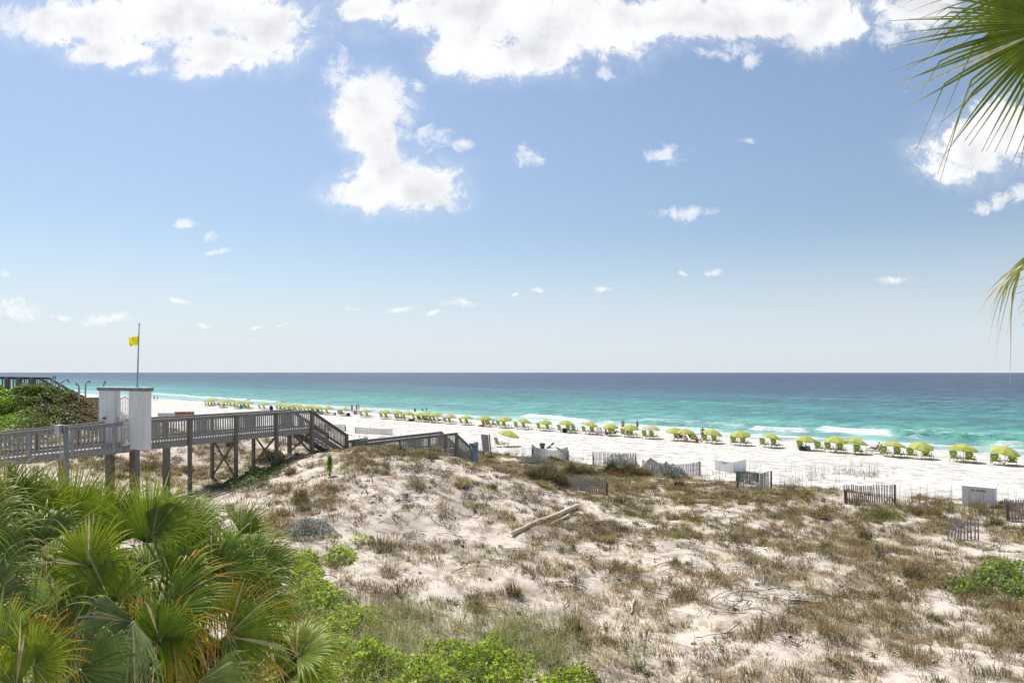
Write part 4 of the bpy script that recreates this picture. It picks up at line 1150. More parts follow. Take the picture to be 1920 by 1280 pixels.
# ------------------------------------------------------------------ bits and bobs among the chairs
def blob(name, x, y, size, mat, label, cat, rz=0, seed=1, zoff=0):
    bm = bmesh.new(); bmesh.ops.create_icosphere(bm, subdivisions=3, radius=1)
    for v_ in bm.verts:
        q = v_.co; n_ = fbm(np.array([q.x * 1.6 + seed * 7]), np.array([q.y * 1.6 + q.z * 2.1]), 90 + seed)[0]
        k = .8 + .45 * n_; s_ = lambda a: math.copysign(abs(a) ** .7, a)
        v_.co = Vector((s_(q.x) * size[0] / 2 * k, s_(q.y) * size[1] / 2 * k, max(-.9, s_(q.z)) * size[2] / 2 * k + size[2] * .42))
    me = bpy.data.meshes.new(name); bm.to_mesh(me); bm.free(); me.materials.append(M[mat])
    for p in me.polygons: p.use_smooth = True
    o = bpy.data.objects.new(name, me); COL.objects.link(o); o.location = (x, y, hz(x, y) + zoff); o.rotation_euler = (0, 0, rz)
    return tag(o, label, cat)
def at(x, s): return on_s(x, s)
X, Y = at(1504, 75.2); blob('bag', X, Y, (.75, .4, .45), 'black', 'black bag on the sand behind a chair, seventh umbrella from the right', 'bag', SH_A, 1)
X, Y = at(1512, 75.2); blob('backpack', X, Y, (.28, .3, .6), 'stain_wood', 'brown backpack between the black bag and the teal bag', 'bag', 0, 2)
X, Y = at(1516, 75.3); blob('bag', X, Y, (.35, .35, .58), 'teal_cloth', 'teal beach bag on the sand next to a brown backpack', 'bag', 0, 3)
X, Y = at(1059, 75.6); blob('bag', X, Y, (.7, .45, .65), 'black', 'black bag on the sand between three green chairs', 'bag', 0, 4)
X, Y = at(771, 75.2); blob('bag', X, Y, (1.0, .6, .45), 'black', 'dark bag on the sand left of the overlapping umbrellas', 'bag', 0, 5)
X, Y = at(653, 75.6); blob('bag', X, Y, (.7, .6, .7), 'navy', 'dark blue bag beside the faded pink umbrella left of the standing group', 'bag', 0, 6)
X, Y = at(508.5, 75.6); blob('cooler', X, Y, (.75, .6, 1.15), 'navy', 'upright dark blue bag beside the lone umbrella between clusters', 'bag', 0, 7)
X, Y = at(902, 75.2); blob('towel', X, Y, (1.1, .7, .3), 'orange', 'orange towel lying on the sand left of two sitting people', 'towel', SH_A, 8)
X, Y = at(1119, 75.2); blob('float', X, Y, (.35, .3, .5), 'pink_cloth', 'pink red beach float beside the chair draped in white', 'float', 0, 9)
X, Y = at(628, 75.8); blob('bag', X, Y, (.5, .5, .55), 'teal_cloth', 'teal green bag near the pink umbrella left of the standing group', 'bag', 0, 10)
X, Y = at(452, 75.0); blob('towel', X, Y, (.7, .5, .9), 'blue_towel', 'bright blue towel hung in the farthest umbrella cluster', 'towel', 0, 11)
X, Y = at(600.5, 75.0); blob('towel', X, Y, (.5, .5, .7), 'blue_towel', 'blue towel under the umbrellas just right of the boardwalk post', 'towel', 0, 12)
X, Y = at(1546 + 2, 71); 
cX, cY = at(1127, 75.6); chair(cX, cY, 'beach chair draped with a white towel left of a sitting woman', 0)
def drape(x, y, rz, mat, label, w_=.34):
    """a towel hung over a chair back and down both faces"""
    vs = []; fs = []; prof = [(-.44, .42), (-.50, .70), (-.58, 1.05), (-.53, 1.10), (-.46, 1.04), (-.38, .78), (-.28, .48)]
    for y_, z_ in prof:
        for i in range(6): u = i / 5; vs.append((-w_ + 2 * w_ * u, y_ - .03 * (1 if y_ < -.54 else -1) + .012 * math.sin(u * 9 + z_ * 7), z_ + .012 * math.sin(u * 11)))
    for k in range(len(prof) - 1):
        for i in range(5): q = k * 6 + i; fs.append((q, q + 1, q + 7, q + 6))
    mb = MB(); mb.add(vs, fs, mat); o = mb.build('towel', smooth=True); o.location = (x, y, hz(x, y)); o.rotation_euler = (0, 0, rz)
    return tag(o, label, 'towel')
drape(cX, cY, SH_A, 'white_towel', 'white towel hung over a chair back beside a sitting woman')
cX, cY = on_s(1608, 75.75 + .25 * math.sin(12))
vs = []; fs = []
for i in range(8):
    u = i / 7
    for j in range(5): vs.append((-.33 + .165 * j, -.1 + 1.15 * u, .345 + .02 * math.sin(j * 2 + u * 8) - (.12 * (abs(j - 2) / 2) ** 3)))
for i in range(7):
    for j in range(4): q = i * 5 + j; fs.append((q, q + 1, q + 6, q + 5))
mb = MB(); mb.add(vs, fs, 'blue_towel'); o = mb.build('towel', smooth=True); o.location = (cX, cY, hz(cX, cY)); o.rotation_euler = (0, 0, SH_A); tag(o, 'blue and white towel spread on a chair beside the sunbather', 'towel')

# ================================================================== PEOPLE
def skin_mesh(name, pts, edges, radii, root=0, sub=1):
    me = bpy.data.meshes.new(name); me.from_pydata([tuple(p) for p in pts], edges, [])
    o = bpy.data.objects.new('tmp', me); COL.objects.link(o)
    md = o.modifiers.new('skin', 'SKIN'); md.use_smooth_shade = True
    o.modifiers.new('sub', 'SUBSURF').levels = sub
    for i, r in enumerate(radii):
        sv_ = me.skin_vertices[0].data[i]; sv_.radius = r if hasattr(r, '__len__') else (r, r); sv_.use_root = (i == root)
    dg = bpy.context.evaluated_depsgraph_get(); dg.update()
    out_ = bpy.data.meshes.new_from_object(o.evaluated_get(dg)); out_.name = name
    bpy.data.objects.remove(o)
    return out_

def skel(pose):
    """joints for a 1.75 m figure facing +y"""
    J = {'pel': (0, 0, .95), 'waist': (0, 0, 1.10), 'chest': (0, .0, 1.30), 'neck0': (0, -.01, 1.47), 'neck': (0, 0, 1.53), 'head': (0, .01, 1.63), 'crown': (0, 0, 1.72),
         'hipL': (-.10, 0, .90), 'kneL': (-.11, .02, .50), 'ankL': (-.11, -.01, .09), 'toeL': (-.12, .15, .03),
         'hipR': (.10, 0, .90), 'kneR': (.11, .02, .50), 'ankR': (.11, -.01, .09), 'toeR': (.12, .15, .03),
         'shL': (-.18, 0, 1.42), 'elL': (-.25, -.02, 1.14), 'wrL': (-.27, .06, .89), 'shR': (.18, 0, 1.42), 'elR': (.25, -.02, 1.14), 'wrR': (.27, .06, .89)}
    J = {k: Vector(v) for k, v in J.items()}
    if pose == 'walk':
        J['kneL'] += V3(0, .16, .02); J['ankL'] += V3(0, .22, .02); J['toeL'] += V3(0, .24, .04); J['kneR'] += V3(0, -.06, 0); J['ankR'] += V3(0, -.30, .06); J['toeR'] += V3(0, -.28, .02)
        J['elL'] += V3(0, -.12, .02); J['wrL'] += V3(0, -.2, .04); J['elR'] += V3(0, .10, .02); J['wrR'] += V3(0, .22, .08)
    if pose == 'hip':
        J['elR'] += V3(.14, -.06, .06); J['wrR'] += V3(-.10, 0, .17); J['kneL'] += V3(-.03, .03, 0); J['ankL'] += V3(-.06, .02, 0); J['toeL'] += V3(-.1, .0, 0)
    if pose == 'bent':
        for k in ('chest', 'neck0', 'neck', 'head', 'crown', 'shL', 'shR', 'elL', 'elR', 'wrL', 'wrR', 'waist'):
            dz = J[k].z - .95; J[k] = V3(J[k].x, J[k].y + dz * .75, .95 + dz * .62)
        J['wrL'] = V3(-.2, .55, .7); J['wrR'] = V3(.2, .55, .7); J['elL'] = V3(-.24, .4, .92); J['elR'] = V3(.24, .4, .92)
    if pose in ('sit', 'lounge', 'ground'):
        seat = {'sit': .40, 'lounge': .40, 'ground': .12}[pose]
        dz = seat - .95 + .06
        for k in J: J[k] = J[k] + V3(0, 0, dz)
        back = {'sit': .05, 'lounge': -.42, 'ground': -.15}[pose]
        for k in ('waist', 'chest', 'neck0', 'neck', 'head', 'crown', 'shL', 'shR', 'elL', 'elR', 'wrL', 'wrR'):
            q = J[k].z - J['pel'].z; J[k] = V3(J[k].x, J[k].y + back * q, J['pel'].z + q * math.sqrt(max(.3, 1 - back * back)))
        for s, sg_ in (('L', -1), ('R', 1)):
            hp = J['pel'] + V3(sg_ * .10, .03, -.03); J['hip' + s] = hp
            if pose == 'sit': J['kne' + s] = hp + V3(sg_ * .06, .43, .05); J['ank' + s] = hp + V3(sg_ * .07, .50, -.36); J['toe' + s] = hp + V3(sg_ * .08, .66, -.40)
            elif pose == 'lounge': J['kne' + s] = hp + V3(sg_ * .03, .41, .10 + (.12 if s == 'L' else 0)); J['ank' + s] = hp + V3(sg_ * .03, .80, -.02); J['toe' + s] = hp + V3(sg_ * .05, .86, .12)
            else: J['kne' + s] = hp + V3(sg_ * .08, .34, .28); J['ank' + s] = hp + V3(sg_ * .07, .52, -.08); J['toe' + s] = hp + V3(sg_ * .09, .68, -.10)
            J['el' + s] = J['sh' + s] + V3(sg_ * .08, .06, -.27); J['wr' + s] = J['el' + s] + V3(-sg_ * .02, .24, -.03)
    return J
RAD = {'pel': (.15, .115), 'waist': (.125, .095), 'chest': (.155, .11), 'neck0': (.075, .07), 'neck': .052, 'head': (.078, .095), 'crown': (.06, .07), 'hip': .088, 'kne': .055, 'ank': .038, 'toe': .028, 'sh': .058, 'el': .04, 'wr': .028}
def body_mesh(name, pose):
    J = skel(pose); names = list(J); pts = [J[n_] for n_ in names]; rad = [RAD.get(n_, RAD.get(n_[:-1])) for n_ in names]
    idx = {n_: i for i, n_ in enumerate(names)}
    E = [('pel', 'waist'), ('waist', 'chest'), ('chest', 'neck0'), ('neck0', 'neck'), ('neck', 'head'), ('head', 'crown')]
    for s in 'LR': E += [('pel', 'hip' + s), ('hip' + s, 'kne' + s), ('kne' + s, 'ank' + s), ('ank' + s, 'toe' + s), ('chest', 'sh' + s), ('sh' + s, 'el' + s), ('el' + s, 'wr' + s)]
    edges = [(idx[a], idx[b]) for a, b in E]
    fwd = V3(0, 1, 0)
    # face: nose, ears
    for off, r in ((V3(0, .105, -.01), .013), (V3(-.085, 0, 0), .016), (V3(.085, 0, 0), .016)):
        pts.append(J['head'] + off); rad.append(r); edges.append((idx['head'], len(pts) - 1))
    for s, sg_ in (('L', -1), ('R', 1)):          # palm, four fingers of unequal length, thumb
        w0 = J['wr' + s]; d = (w0 - J['el' + s]).normalized(); side = V3(sg_, 0, 0); side = (side - d * side.dot(d)).normalized(); f2 = side.cross(d)
        pts.append(w0 + d * .085); rad.append((.036, .018)); pk = len(pts) - 1; edges.append((idx['wr' + s], pk))
        for k, ln in enumerate((.065, .078, .072, .055)):
            b0 = w0 + d * .095 + f2 * (.024 - .016 * k); m0 = b0 + d * ln * .6; e0 = m0 + d * ln * .4 + side * -.02
            pts.append(m0); rad.append(.0085); edges.append((pk, len(pts) - 1)); pts.append(e0); rad.append(.007); edges.append((len(pts) - 2, len(pts) - 1))
        pts.append(w0 + d * .06 + f2 * .055); rad.append(.010); edges.append((idx['wr' + s], len(pts) - 1))
    return skin_mesh(name, pts, edges, rad, 0), J
BODY = {p: body_mesh('body', p) for p in ('stand', 'walk', 'hip', 'bent', 'sit', 'lounge', 'ground')}
def shorts_mesh(J, length=.55):
    pts = [J['waist'].lerp(J['pel'], .55), J['pel']]; rad = [(.142, .115), (.165, .13)]; ed = [(0, 1)]
    for s in 'LR':
        k = len(pts); pts += [J['hip' + s], J['hip' + s].lerp(J['kne' + s], length)]; rad += [.108, .095]; ed += [(1, k), (k, k + 1)]
    return skin_mesh('shorts', pts, ed, rad, 1)
def top_mesh(J, sleeves=True):
    pts = [J['pel'].lerp(J['waist'], .3), J['waist'], J['chest'], J['neck0'].lerp(J['chest'], .25)]; rad = [(.155, .125), (.14, .11), (.168, .122), (.085, .08)]; ed = [(0, 1), (1, 2), (2, 3)]
    if sleeves:
        for s in 'LR':
            k = len(pts); pts += [J['sh' + s], J['sh' + s].lerp(J['el' + s], .6)]; rad += [.07, .062]; ed += [(2, k), (k, k + 1)]
    return skin_mesh('shirt', pts, ed, rad, 1)
def band_mesh(J):
    a, b = J['waist'].lerp(J['chest'], .75), J['waist'].lerp(J['chest'], 1.05)
    return skin_mesh('bikini_top', [a, b], [(0, 1)], [(.150, .118), (.163, .122)], 0)
def hair_mesh(J, long=False):
    h_, c_ = J['head'], J['crown']; up = (c_ - h_).normalized()
    pts = [h_ + V3(0, -.03, .02), c_ + V3(0, -.008, -.005)]; rad = [(.088, .085), (.072, .08)]; ed = [(0, 1)]
    if long: pts += [J['neck'] + V3(0, -.06, .0), J['neck0'] + V3(0, -.10, -.05)]; rad += [(.075, .05), (.06, .03)]; ed += [(0, 2), (2, 3)]
    return skin_mesh('hair', pts, ed, rad, 0)
CL = {}
for p in BODY:
    J = BODY[p][1]; CL[p] = {'shorts': shorts_mesh(J), 'brief': shorts_mesh(J, .12), 'shirt': top_mesh(J), 'tank': top_mesh(J, False), 'band': band_mesh(J), 'hair': hair_mesh(J), 'longhair': hair_mesh(J, True)}
def person(x, y, pose, rz, label, skin='skin_a', wear=(), hair='hair', sc=1.0, zoff=0):
    t_ = thing('person', label, 'person', (x, y, hz(x, y) + zoff), rz); t_.scale = (sc,) * 3
    def part(nm, me, mat):
        me = me.copy(); me.materials.clear(); me.materials.append(M[mat]); return mk(nm, me, t_)
    part('body', BODY[pose][0], skin); part('hair', CL[pose][hair], 'hair')
    for k, mat in wear: part({'brief': 'swimsuit_bottom', 'band': 'swimsuit_top', 'tank': 'swimsuit'}.get(k, k), CL[pose][k], mat)
    return t_
def pg(px_, py_):
    u = (px_ - CX) / F; Y = F * (H - 1.2) / (py_ - HY)
    for _ in range(4): Y = F * (H - max(hz(u * Y, Y), -.15)) / (py_ - HY)
    return u * Y, Y
sea_dir = SH_A
person(*pg(1317.5, 826), 'hip', SH_A + .1, 'man in black swim shorts standing with hand on hip facing the sea', 'skin_b', [('shorts', 'black_cloth')])
person(*pg(1168, 809.5), 'stand', SH_A + .6, 'man in bright red swim shorts standing beside an umbrella', 'skin_b', [('shorts', 'red_cloth')], sc=1.04)
person(*pg(1195, 807), 'stand', SH_A - .3, 'man in dark swim shorts standing by the water behind an umbrella', 'skin_b', [('shorts', 'navy')])
X, Y = on_s(1177, 77.2); person(X, Y, 'ground', SH_A, 'person in red swimsuit sitting behind an umbrella beside the standing man', 'skin_b', [('tank', 'red_cloth')])
person(*pg(660, 774), 'stand', SH_A + .2, 'tall man in navy swim shorts, leftmost of the standing group', 'skin_b', [('shorts', 'navy')], sc=1.1)
person(*pg(668.5, 773), 'stand', SH_A + 1.2, 'woman in dark bikini standing in the middle of the group', 'skin_b', [('brief', 'red_cloth'), ('band', 'black_cloth')], 'longhair', 1.0)
person(*pg(672.8, 773.5), 'hip', SH_A - .5, 'woman in dark swimsuit standing at the right of the group', 'skin_b', [('brief', 'navy'), ('band', 'red_cloth')], 'longhair', 1.06)
person(*pg(665, 777), 'ground', SH_A + .8, 'person with dark hair sitting on the sand before the standing group', 'skin_b', [('shorts', 'black_cloth')])
person(*pg(669, 777.5), 'ground', SH_A - .6, 'person in a dark red swimsuit sitting at the feet of the standing group', 'skin_b', [('tank', 'stain_wood')])
person(*pg(778, 774), 'stand', SH_A + .3, 'person in dark clothes standing at the water behind two umbrellas', 'skin_b', [('shirt', 'black_cloth'), ('shorts', 'black_cloth')])
person(*pg(793.5, 771), 'bent', SH_A + 1.4, 'person in black bending over in the shallow water, left of two', 'skin_b', [('shirt', 'black_cloth'), ('shorts', 'black_cloth')])
person(*pg(799.5, 771), 'walk', SH_A - 1.2, 'person in black wading in the shallow water, right of two', 'skin_b', [('shirt', 'black_cloth'), ('shorts', 'black_cloth')])
person(*pg(289, 751), 'walk', SH_A + 2.4, 'distant person in a red top walking along the waterline, taller of two', 'skin_b', [('shirt', 'stain_wood'), ('shorts', 'black_cloth')])
person(*pg(295, 751), 'walk', SH_A + 2.2, 'distant small person in dark clothes walking along the waterline', 'skin_b', [('shirt', 'black_cloth'), ('shorts', 'navy')], sc=.8)
def seated(x, s, label, pose='lounge', rz=0, skin='skin_b', wear=(), hair='hair', zoff=0):
    X, Y = on_s(x, s); return person(X, Y, pose, SH_A + rz, label, skin, wear, hair, zoff=zoff)
seated(924, 75.8, 'person in grey shirt and dark cap sitting forward right of an umbrella', 'sit', -.5, 'skin_a', [('shirt', 'grey_cloth'), ('shorts', 'navy')])
seated(912.5, 76.2, 'person in pale top leaning back in a chair by an orange towel', 'lounge', 0, 'skin_a', [('shirt', 'grey_cloth'), ('shorts', 'stain_wood')], zoff=.04)
seated(1137, 75.3, 'woman with dark hair in black swimsuit sitting on the sand', 'ground', -.4, 'skin_b', [('tank', 'black_cloth')], 'longhair')
seated(1152, 76.2, 'person reclining behind the chair right of the sitting woman', 'lounge', -.6, 'skin_b', [('shorts', 'grey_cloth')])
seated(1275, 76.1, 'person in pale shirt lounging under the paired umbrellas', 'lounge', -.3, 'skin_b', [('shirt', 'grey_cloth'), ('shorts', 'black_cloth')], zoff=.04)
seated(1285, 75.1, 'person wrapped in a pink patterned towel sitting on the sand', 'ground', .2, 'skin_b', [('shirt', 'pink_cloth'), ('shorts', 'pink_cloth')])
seated(1294, 76.6, 'person in red hat and dark clothes lounging beside a chair', 'lounge', -.8, 'skin_b', [('shirt', 'black_cloth'), ('shorts', 'red_cloth')])
seated(1306, 75.5, 'person in orange red swimsuit sitting right of a green chair', 'ground', -.9, 'skin_b', [('shorts', 'red_cloth')])
seated(752, 75.6, 'tanned person sitting upright on a chair under a small umbrella', 'sit', -.7, 'skin_b', [('shorts', 'black_cloth')])
seated(784, 75.4, 'person with a bright coral towel lounging at the left of the overlapping umbrellas', 'lounge', -.5, 'skin_b', [('shorts', 'pink_cloth')], zoff=.04)
seated(795, 75.2, 'tanned person lounging in the middle of the overlapping umbrellas', 'lounge', -.5, 'skin_b', [('shorts', 'stain_wood')], zoff=.04)
seated(822, 75.3, 'tanned person stretched out on a lounger right of the overlapping umbrellas', 'lounge', -.6, 'skin_b', [('shorts', 'black_cloth')], zoff=.04)
seated(640, 75.4, 'tanned person lounging under the faded pink umbrella left of the group', 'lounge', .4, 'skin_b', [('shorts', 'navy')], zoff=.04)
cX, cY = on_s(1643, 77.5); person(cX, cY, 'lounge', SH_A + R(115), 'woman in orange red swimsuit reclining with raised knees on a reversed chair', 'skin_b', [('tank', 'red_cloth')], 'hair', zoff=.05)
for k, x in enumerate((396, 410, 421, 440)):
    seated(x, 75.0, ['person in dark clothes at the left of the farthest umbrella cluster', 'tanned person lounging in the farthest umbrella cluster near its left', 'person with red brown skin lounging in the middle of the farthest cluster', 'person in black lounging right of the middle of the farthest cluster'][k], 'sit' if k == 0 else 'lounge', .3 * k, 'skin_b', [('shirt', 'black_cloth')] if k in (0, 3) else [('shorts', 'navy')], zoff=.04)

# ================================================================== DUNE PLANTS
def project(X, Y, Z):
    Y = np.maximum(Y, .1)
    return CX + F * X / Y, HY + F * (H - Z) / Y
def zsum(px_, py_, Z_):
    t = np.zeros_like(px_)
    for cx, cy, rx, ry, wgt in Z_:
        t = np.maximum(t, wgt * np.exp(-((px_ - cx) / rx) ** 2 - ((py_ - cy) / ry) ** 2)) if wgt > 0 else t
    return t

def blades_mesh(base, hgt, wid, az, lean, cols, tipc):
    n = len(base)
    ca, sa = np.cos(az), np.sin(az)
    ldir = np.stack([ca, sa, 0 * ca], -1)
    fa = az + rng.uniform(-.9, .9, n) + math.pi / 2
    side = np.stack([np.cos(fa), np.sin(fa), 0 * fa], -1) * (wid / 2)[:, None]
    up = np.array([0, 0, 1.])
    mid = base + up * (hgt * .58)[:, None] + ldir * (lean * hgt * .30)[:, None]
    tip = base + up * (hgt * np.clip(1 - .45 * lean ** 2, .25, 1))[:, None] + ldir * (lean * hgt)[:, None]
    V = np.stack([base - side, base + side, mid - side * .75, mid + side * .75, tip], 1).reshape(-1, 3)
    i = np.arange(n)[:, None] * 5
    q = i + np.array([[0, 1, 3, 2]]); t = i + np.array([[2, 3, 4]])
    C = np.stack([cols * .8, cols * .8, cols, cols, tipc], 1).reshape(-1, 3)  # blade feet darker: shade near the ground put into the colour
    return V, q, t, C

def leaves_mesh(cen, size, cols, upbias=.6, asp=.55):
    n = len(cen)
    nr = rng.normal(size=(n, 3)); nr[:, 2] = np.abs(nr[:, 2]) + upbias; nr /= np.linalg.norm(nr, axis=1)[:, None]
    a = rng.normal(size=(n, 3)); a -= nr * (a * nr).sum(1)[:, None]; a /= np.linalg.norm(a, axis=1)[:, None]
    b_ = np.cross(nr, a)
    s = size[:, None]
    V = np.stack([cen - a * s * .5, cen + b_ * s * asp * .5 - a * s * .05, cen + a * s * .5 - nr * s * .12, cen - b_ * s * asp * .5 - a * s * .05], 1).reshape(-1, 3)
    q = np.arange(n)[:, None] * 4 + np.array([[0, 1, 2, 3]])
    return V, q, np.repeat(cols, 4, 0)

def pal(n, cs, var=.2):
    cs = np.array(cs); c = cs[rng.integers(0, len(cs), n)]
    return c * rng.uniform(1 - var, 1 + var, (n, 1)) * rng.uniform(.93, 1.07, (n, 3))

def scatter(n, y0=11.5, y1=62, umax=1.1):
    """even over the ground in the wedge of land before the balcony"""
    Y = np.sqrt(rng.uniform(y0 ** 2, y1 ** 2, n)); X = rng.uniform(-umax, umax, n) * Y
    return X, Y

SAND_Z = [(830, 925, 110, 34, 1), (740, 985, 130, 34, 1), (880, 985, 70, 30, .8), (700, 900, 60, 14, .8), (1270, 1045, 90, 22, .6), (1000, 1090, 60, 20, .8), (1480, 1215, 70, 24, .9), (1130, 1120, 40, 40, .7), (1390, 1150, 60, 18, .8), (1640, 945, 40, 10, .5), (1690, 990, 30, 10, .9), (1860, 1035, 60, 8, .9), (620, 860, 40, 16, .7), (1215, 1170, 50, 14, .7), (1480, 1120, 30, 12, .6), (560, 905, 40, 20, .5), (1120, 960, 30, 12, .6), (1760, 1190, 60, 14, .5)]
OLIVE = [(790, 850, 130, 13, 1), (880, 862, 60, 12, .9), (700, 880, 55, 16, .8), (640, 915, 60, 20, .9), (590, 950, 60, 24, .9), (530, 985, 50, 26, 1), (540, 930, 30, 16, .5), (1100, 900, 80, 18, 1), (1180, 915, 80, 14, .9), (1060, 870, 40, 8, .7), (1400, 938, 120, 12, 1), (1560, 952, 100, 12, 1), (1700, 962, 110, 12, 1), (1820, 972, 100, 14, 1), (1890, 1000, 50, 20, 1), (1270, 915, 60, 8, .8), (1800, 1100, 110, 40, .9), (1860, 1190, 90, 70, .9), (1750, 1150, 60, 30, .6), (1010, 1075, 50, 20, .7), (1700, 1240, 90, 30, .7), (1280, 995, 90, 16, .6), (1480, 1040, 60, 20, .7), (470, 1000, 30, 20, .8)]
DRY = [(960, 880, 60, 12, .9), (1010, 890, 50, 16, 1), (1230, 930, 140, 12, 1), (1340, 1090, 90, 26, 1), (1180, 1110, 100, 24, 1), (1560, 1065, 100, 24, .9), (1650, 1035, 110, 20, 1), (1720, 1060, 80, 20, 1), (1000, 1180, 120, 34, 1), (1090, 1205, 70, 24, .9), (1330, 1245, 110, 30, 1), (1450, 1268, 150, 18, .9), (700, 1115, 100, 34, 1), (630, 1095, 40, 26, .9), (1430, 1065, 60, 16, .7), (1490, 965, 60, 12, 1), (1540, 968, 40, 10, 1), (1290, 1010, 50, 10, .6), (1620, 1150, 60, 24, .5), (1760, 990, 60, 12, .9), (860, 1150, 70, 24, .8), (500, 960, 30, 14, .6), (390, 880, 60, 20, .5), (250, 880, 80, 16, .5), (150, 870, 90, 12, .5)]
OLIVE += [(300, 880, 130, 22, .8), (180, 865, 90, 14, .7), (380, 905, 60, 20, .7), (1640, 1120, 120, 40, .8), (1560, 1190, 100, 30, .6), (1880, 1260, 120, 40, 1), (1240, 1180, 90, 24, .6), (1100, 1010, 80, 16, .7), (1560, 1010, 90, 14, .8), (1850, 1050, 60, 20, .7)]
DRY += [(1430, 1190, 60, 20, .7), (1560, 1250, 120, 24, .9), (1250, 1130, 80, 22, .8), (1750, 1090, 90, 26, .9), (1120, 1060, 70, 16, .8), (1470, 1000, 80, 14, .7), (1820, 1230, 90, 40, .9), (900, 1120, 90, 24, .8), (760, 1160, 70, 24, .9), (1650, 1210, 90, 26, .8)]
GREEN = [(1190, 965, 120, 20, 1), (1400, 1000, 110, 24, 1), (1330, 985, 60, 14, .8), (1460, 1020, 60, 16, .8), (1290, 960, 40, 10, .7), (1640, 955, 40, 8, .7), (1350, 1140, 60, 14, .3), (1500, 1275, 120, 14, .6), (480, 885, 40, 18, 1), (440, 905, 30, 16, .9), (520, 868, 30, 12, .9), (1160, 890, 26, 14, 1), (1690, 970, 30, 10, .8), (260, 872, 40, 8, .6), (1700, 1130, 50, 20, .4), (560, 1130, 40, 40, .8)]

def density(X, Y, Z):
    px_, py_ = project(X, Y, Z)
    s = NX * X + NY * Y
    land = 1 - sstep(43.5, 48.5, s + 2.5 * (fbm(X * .5, Y * .5, 5) - .5))
    base = sstep(.50, .66, fbm(X * .5, Y * .5, 51, 5))
    sp = zsum(px_, py_, SAND_Z)
    o, d_, g_ = zsum(px_, py_, OLIVE), zsum(px_, py_, DRY), zsum(px_, py_, GREEN)
    clump = sstep(.40, .57, fbm(X * .9, Y * .9, 95, 4))
    fine = sstep(.50, .62, fbm(X * 1.6, Y * 1.6, 96, 3))
    tot = np.maximum.reduce([base * .95, (np.maximum.reduce([o, d_, g_])) * (.06 + 1.05 * clump), fine * .62]) * (1 - .85 * sp) * land
    return tot, o, d_, g_, land

def tufts(n_try, name, label, kind_w, colA, colT, hr, wr, nb, lean_r, cat='grass', yr=(11.5, 62), thr=1.0, spread=.12, zone=None):
    X, Y = scatter(n_try, *yr)
    Z = height(X, Y)
    tot, o, d_, g_, land = density(X, Y, Z)
    pr = tot * kind_w(o, d_, g_) * thr
    if zone is not None: pr = zsum(*project(X, Y, Z), zone) * .6
    k = rng.uniform(size=len(X)) < pr
    X, Y, Z = X[k], Y[k], Z[k]
    n = len(X); hs_ = rng.uniform(hr[0], hr[1], n) * (.6 + .6 * fbm(X * .7, Y * .7, 97, 2))
    rep = rng.integers(nb[0], nb[1], n); idx = np.repeat(np.arange(n), rep); m_ = len(idx)
    r = spread * np.sqrt(rng.uniform(size=m_)) * rng.uniform(.6, 1.6, n)[idx]; th = rng.uniform(0, 6.283, m_)
    bx, by = X[idx] + r * np.cos(th), Y[idx] + r * np.sin(th)
    base = np.stack([bx, by, height(bx, by) - .02], -1)
    h_ = hs_[idx] * rng.uniform(.45, 1.1, m_)
    az = th + rng.uniform(-.9, .9, m_)
    # a sea breeze from the right combs the blades a little
    lean = rng.uniform(*lean_r, m_) * (.5 + r / spread)
    wv = np.cos(az) * lean - .12; wy = np.sin(az) * lean; az = np.arctan2(wy, wv); lean = np.hypot(wv, wy)
    cT = pal(n, colA, .28)[idx] * rng.uniform(.75, 1.25, (m_, 1)); tp = pal(m_, colT, .3)
    V, q, t, C = blades_mesh(base, h_, rng.uniform(wr[0], wr[1], m_) * (.75 + Y[idx] / 45), az, np.clip(lean, 0, 1.5), cT, .5 * cT + .5 * tp)
    ob = arr_mesh(name, V, [q, t], C, 'grass')
    return tag(ob, label, cat, kind='stuff'), n
_, n1_ = tufts(70000, 'dry_grass', 'straw brown dead grass tufts scattered over the dune sand', lambda o, d_, g_: .34 + .66 * d_ + .35 * o,
      [(.44, .32, .15), (.30, .21, .10), (.52, .40, .21), (.13, .095, .05), (.20, .145, .07)], [(.60, .50, .33), (.44, .34, .20)], (.16, .40), (.008, .015), (22, 52), (.3, 1.35), thr=1.0, spread=.22)
_, n2_ = tufts(70000, 'dune_grass', 'olive green grass growing in tufts on the dune sand', lambda o, d_, g_: .12 + .75 * o + .15 * d_,
      [(.27, .235, .07), (.33, .27, .10), (.13, .115, .04), (.40, .32, .13), (.19, .165, .05)], [(.46, .38, .18), (.34, .31, .11)], (.16, .42), (.008, .014), (20, 44), (.1, 1.0), thr=.9, spread=.18)
_, n3_ = tufts(70000, 'green_grass', 'fresh green grass patches between the dead tufts', lambda o, d_, g_: .13 + .87 * g_ + .20 * o,
      [(.15, .24, .035), (.20, .28, .045), (.11, .17, .03), (.26, .29, .07)], [(.30, .35, .08)], (.10, .28), (.008, .015), (14, 30), (.1, .8), thr=.75, spread=.15)
_, n4_ = tufts(2600, 'grass_tussocks', 'thick tussocks of brown and olive grass standing up from the dune', lambda o, d_, g_: .15 + .85 * np.maximum(o, d_),
      [(.30, .23, .10), (.24, .20, .075), (.40, .31, .15), (.15, .12, .05)], [(.52, .42, .24), (.38, .32, .13)], (.34, .70), (.009, .016), (110, 240), (.2, 1.1), thr=.75, spread=.26)
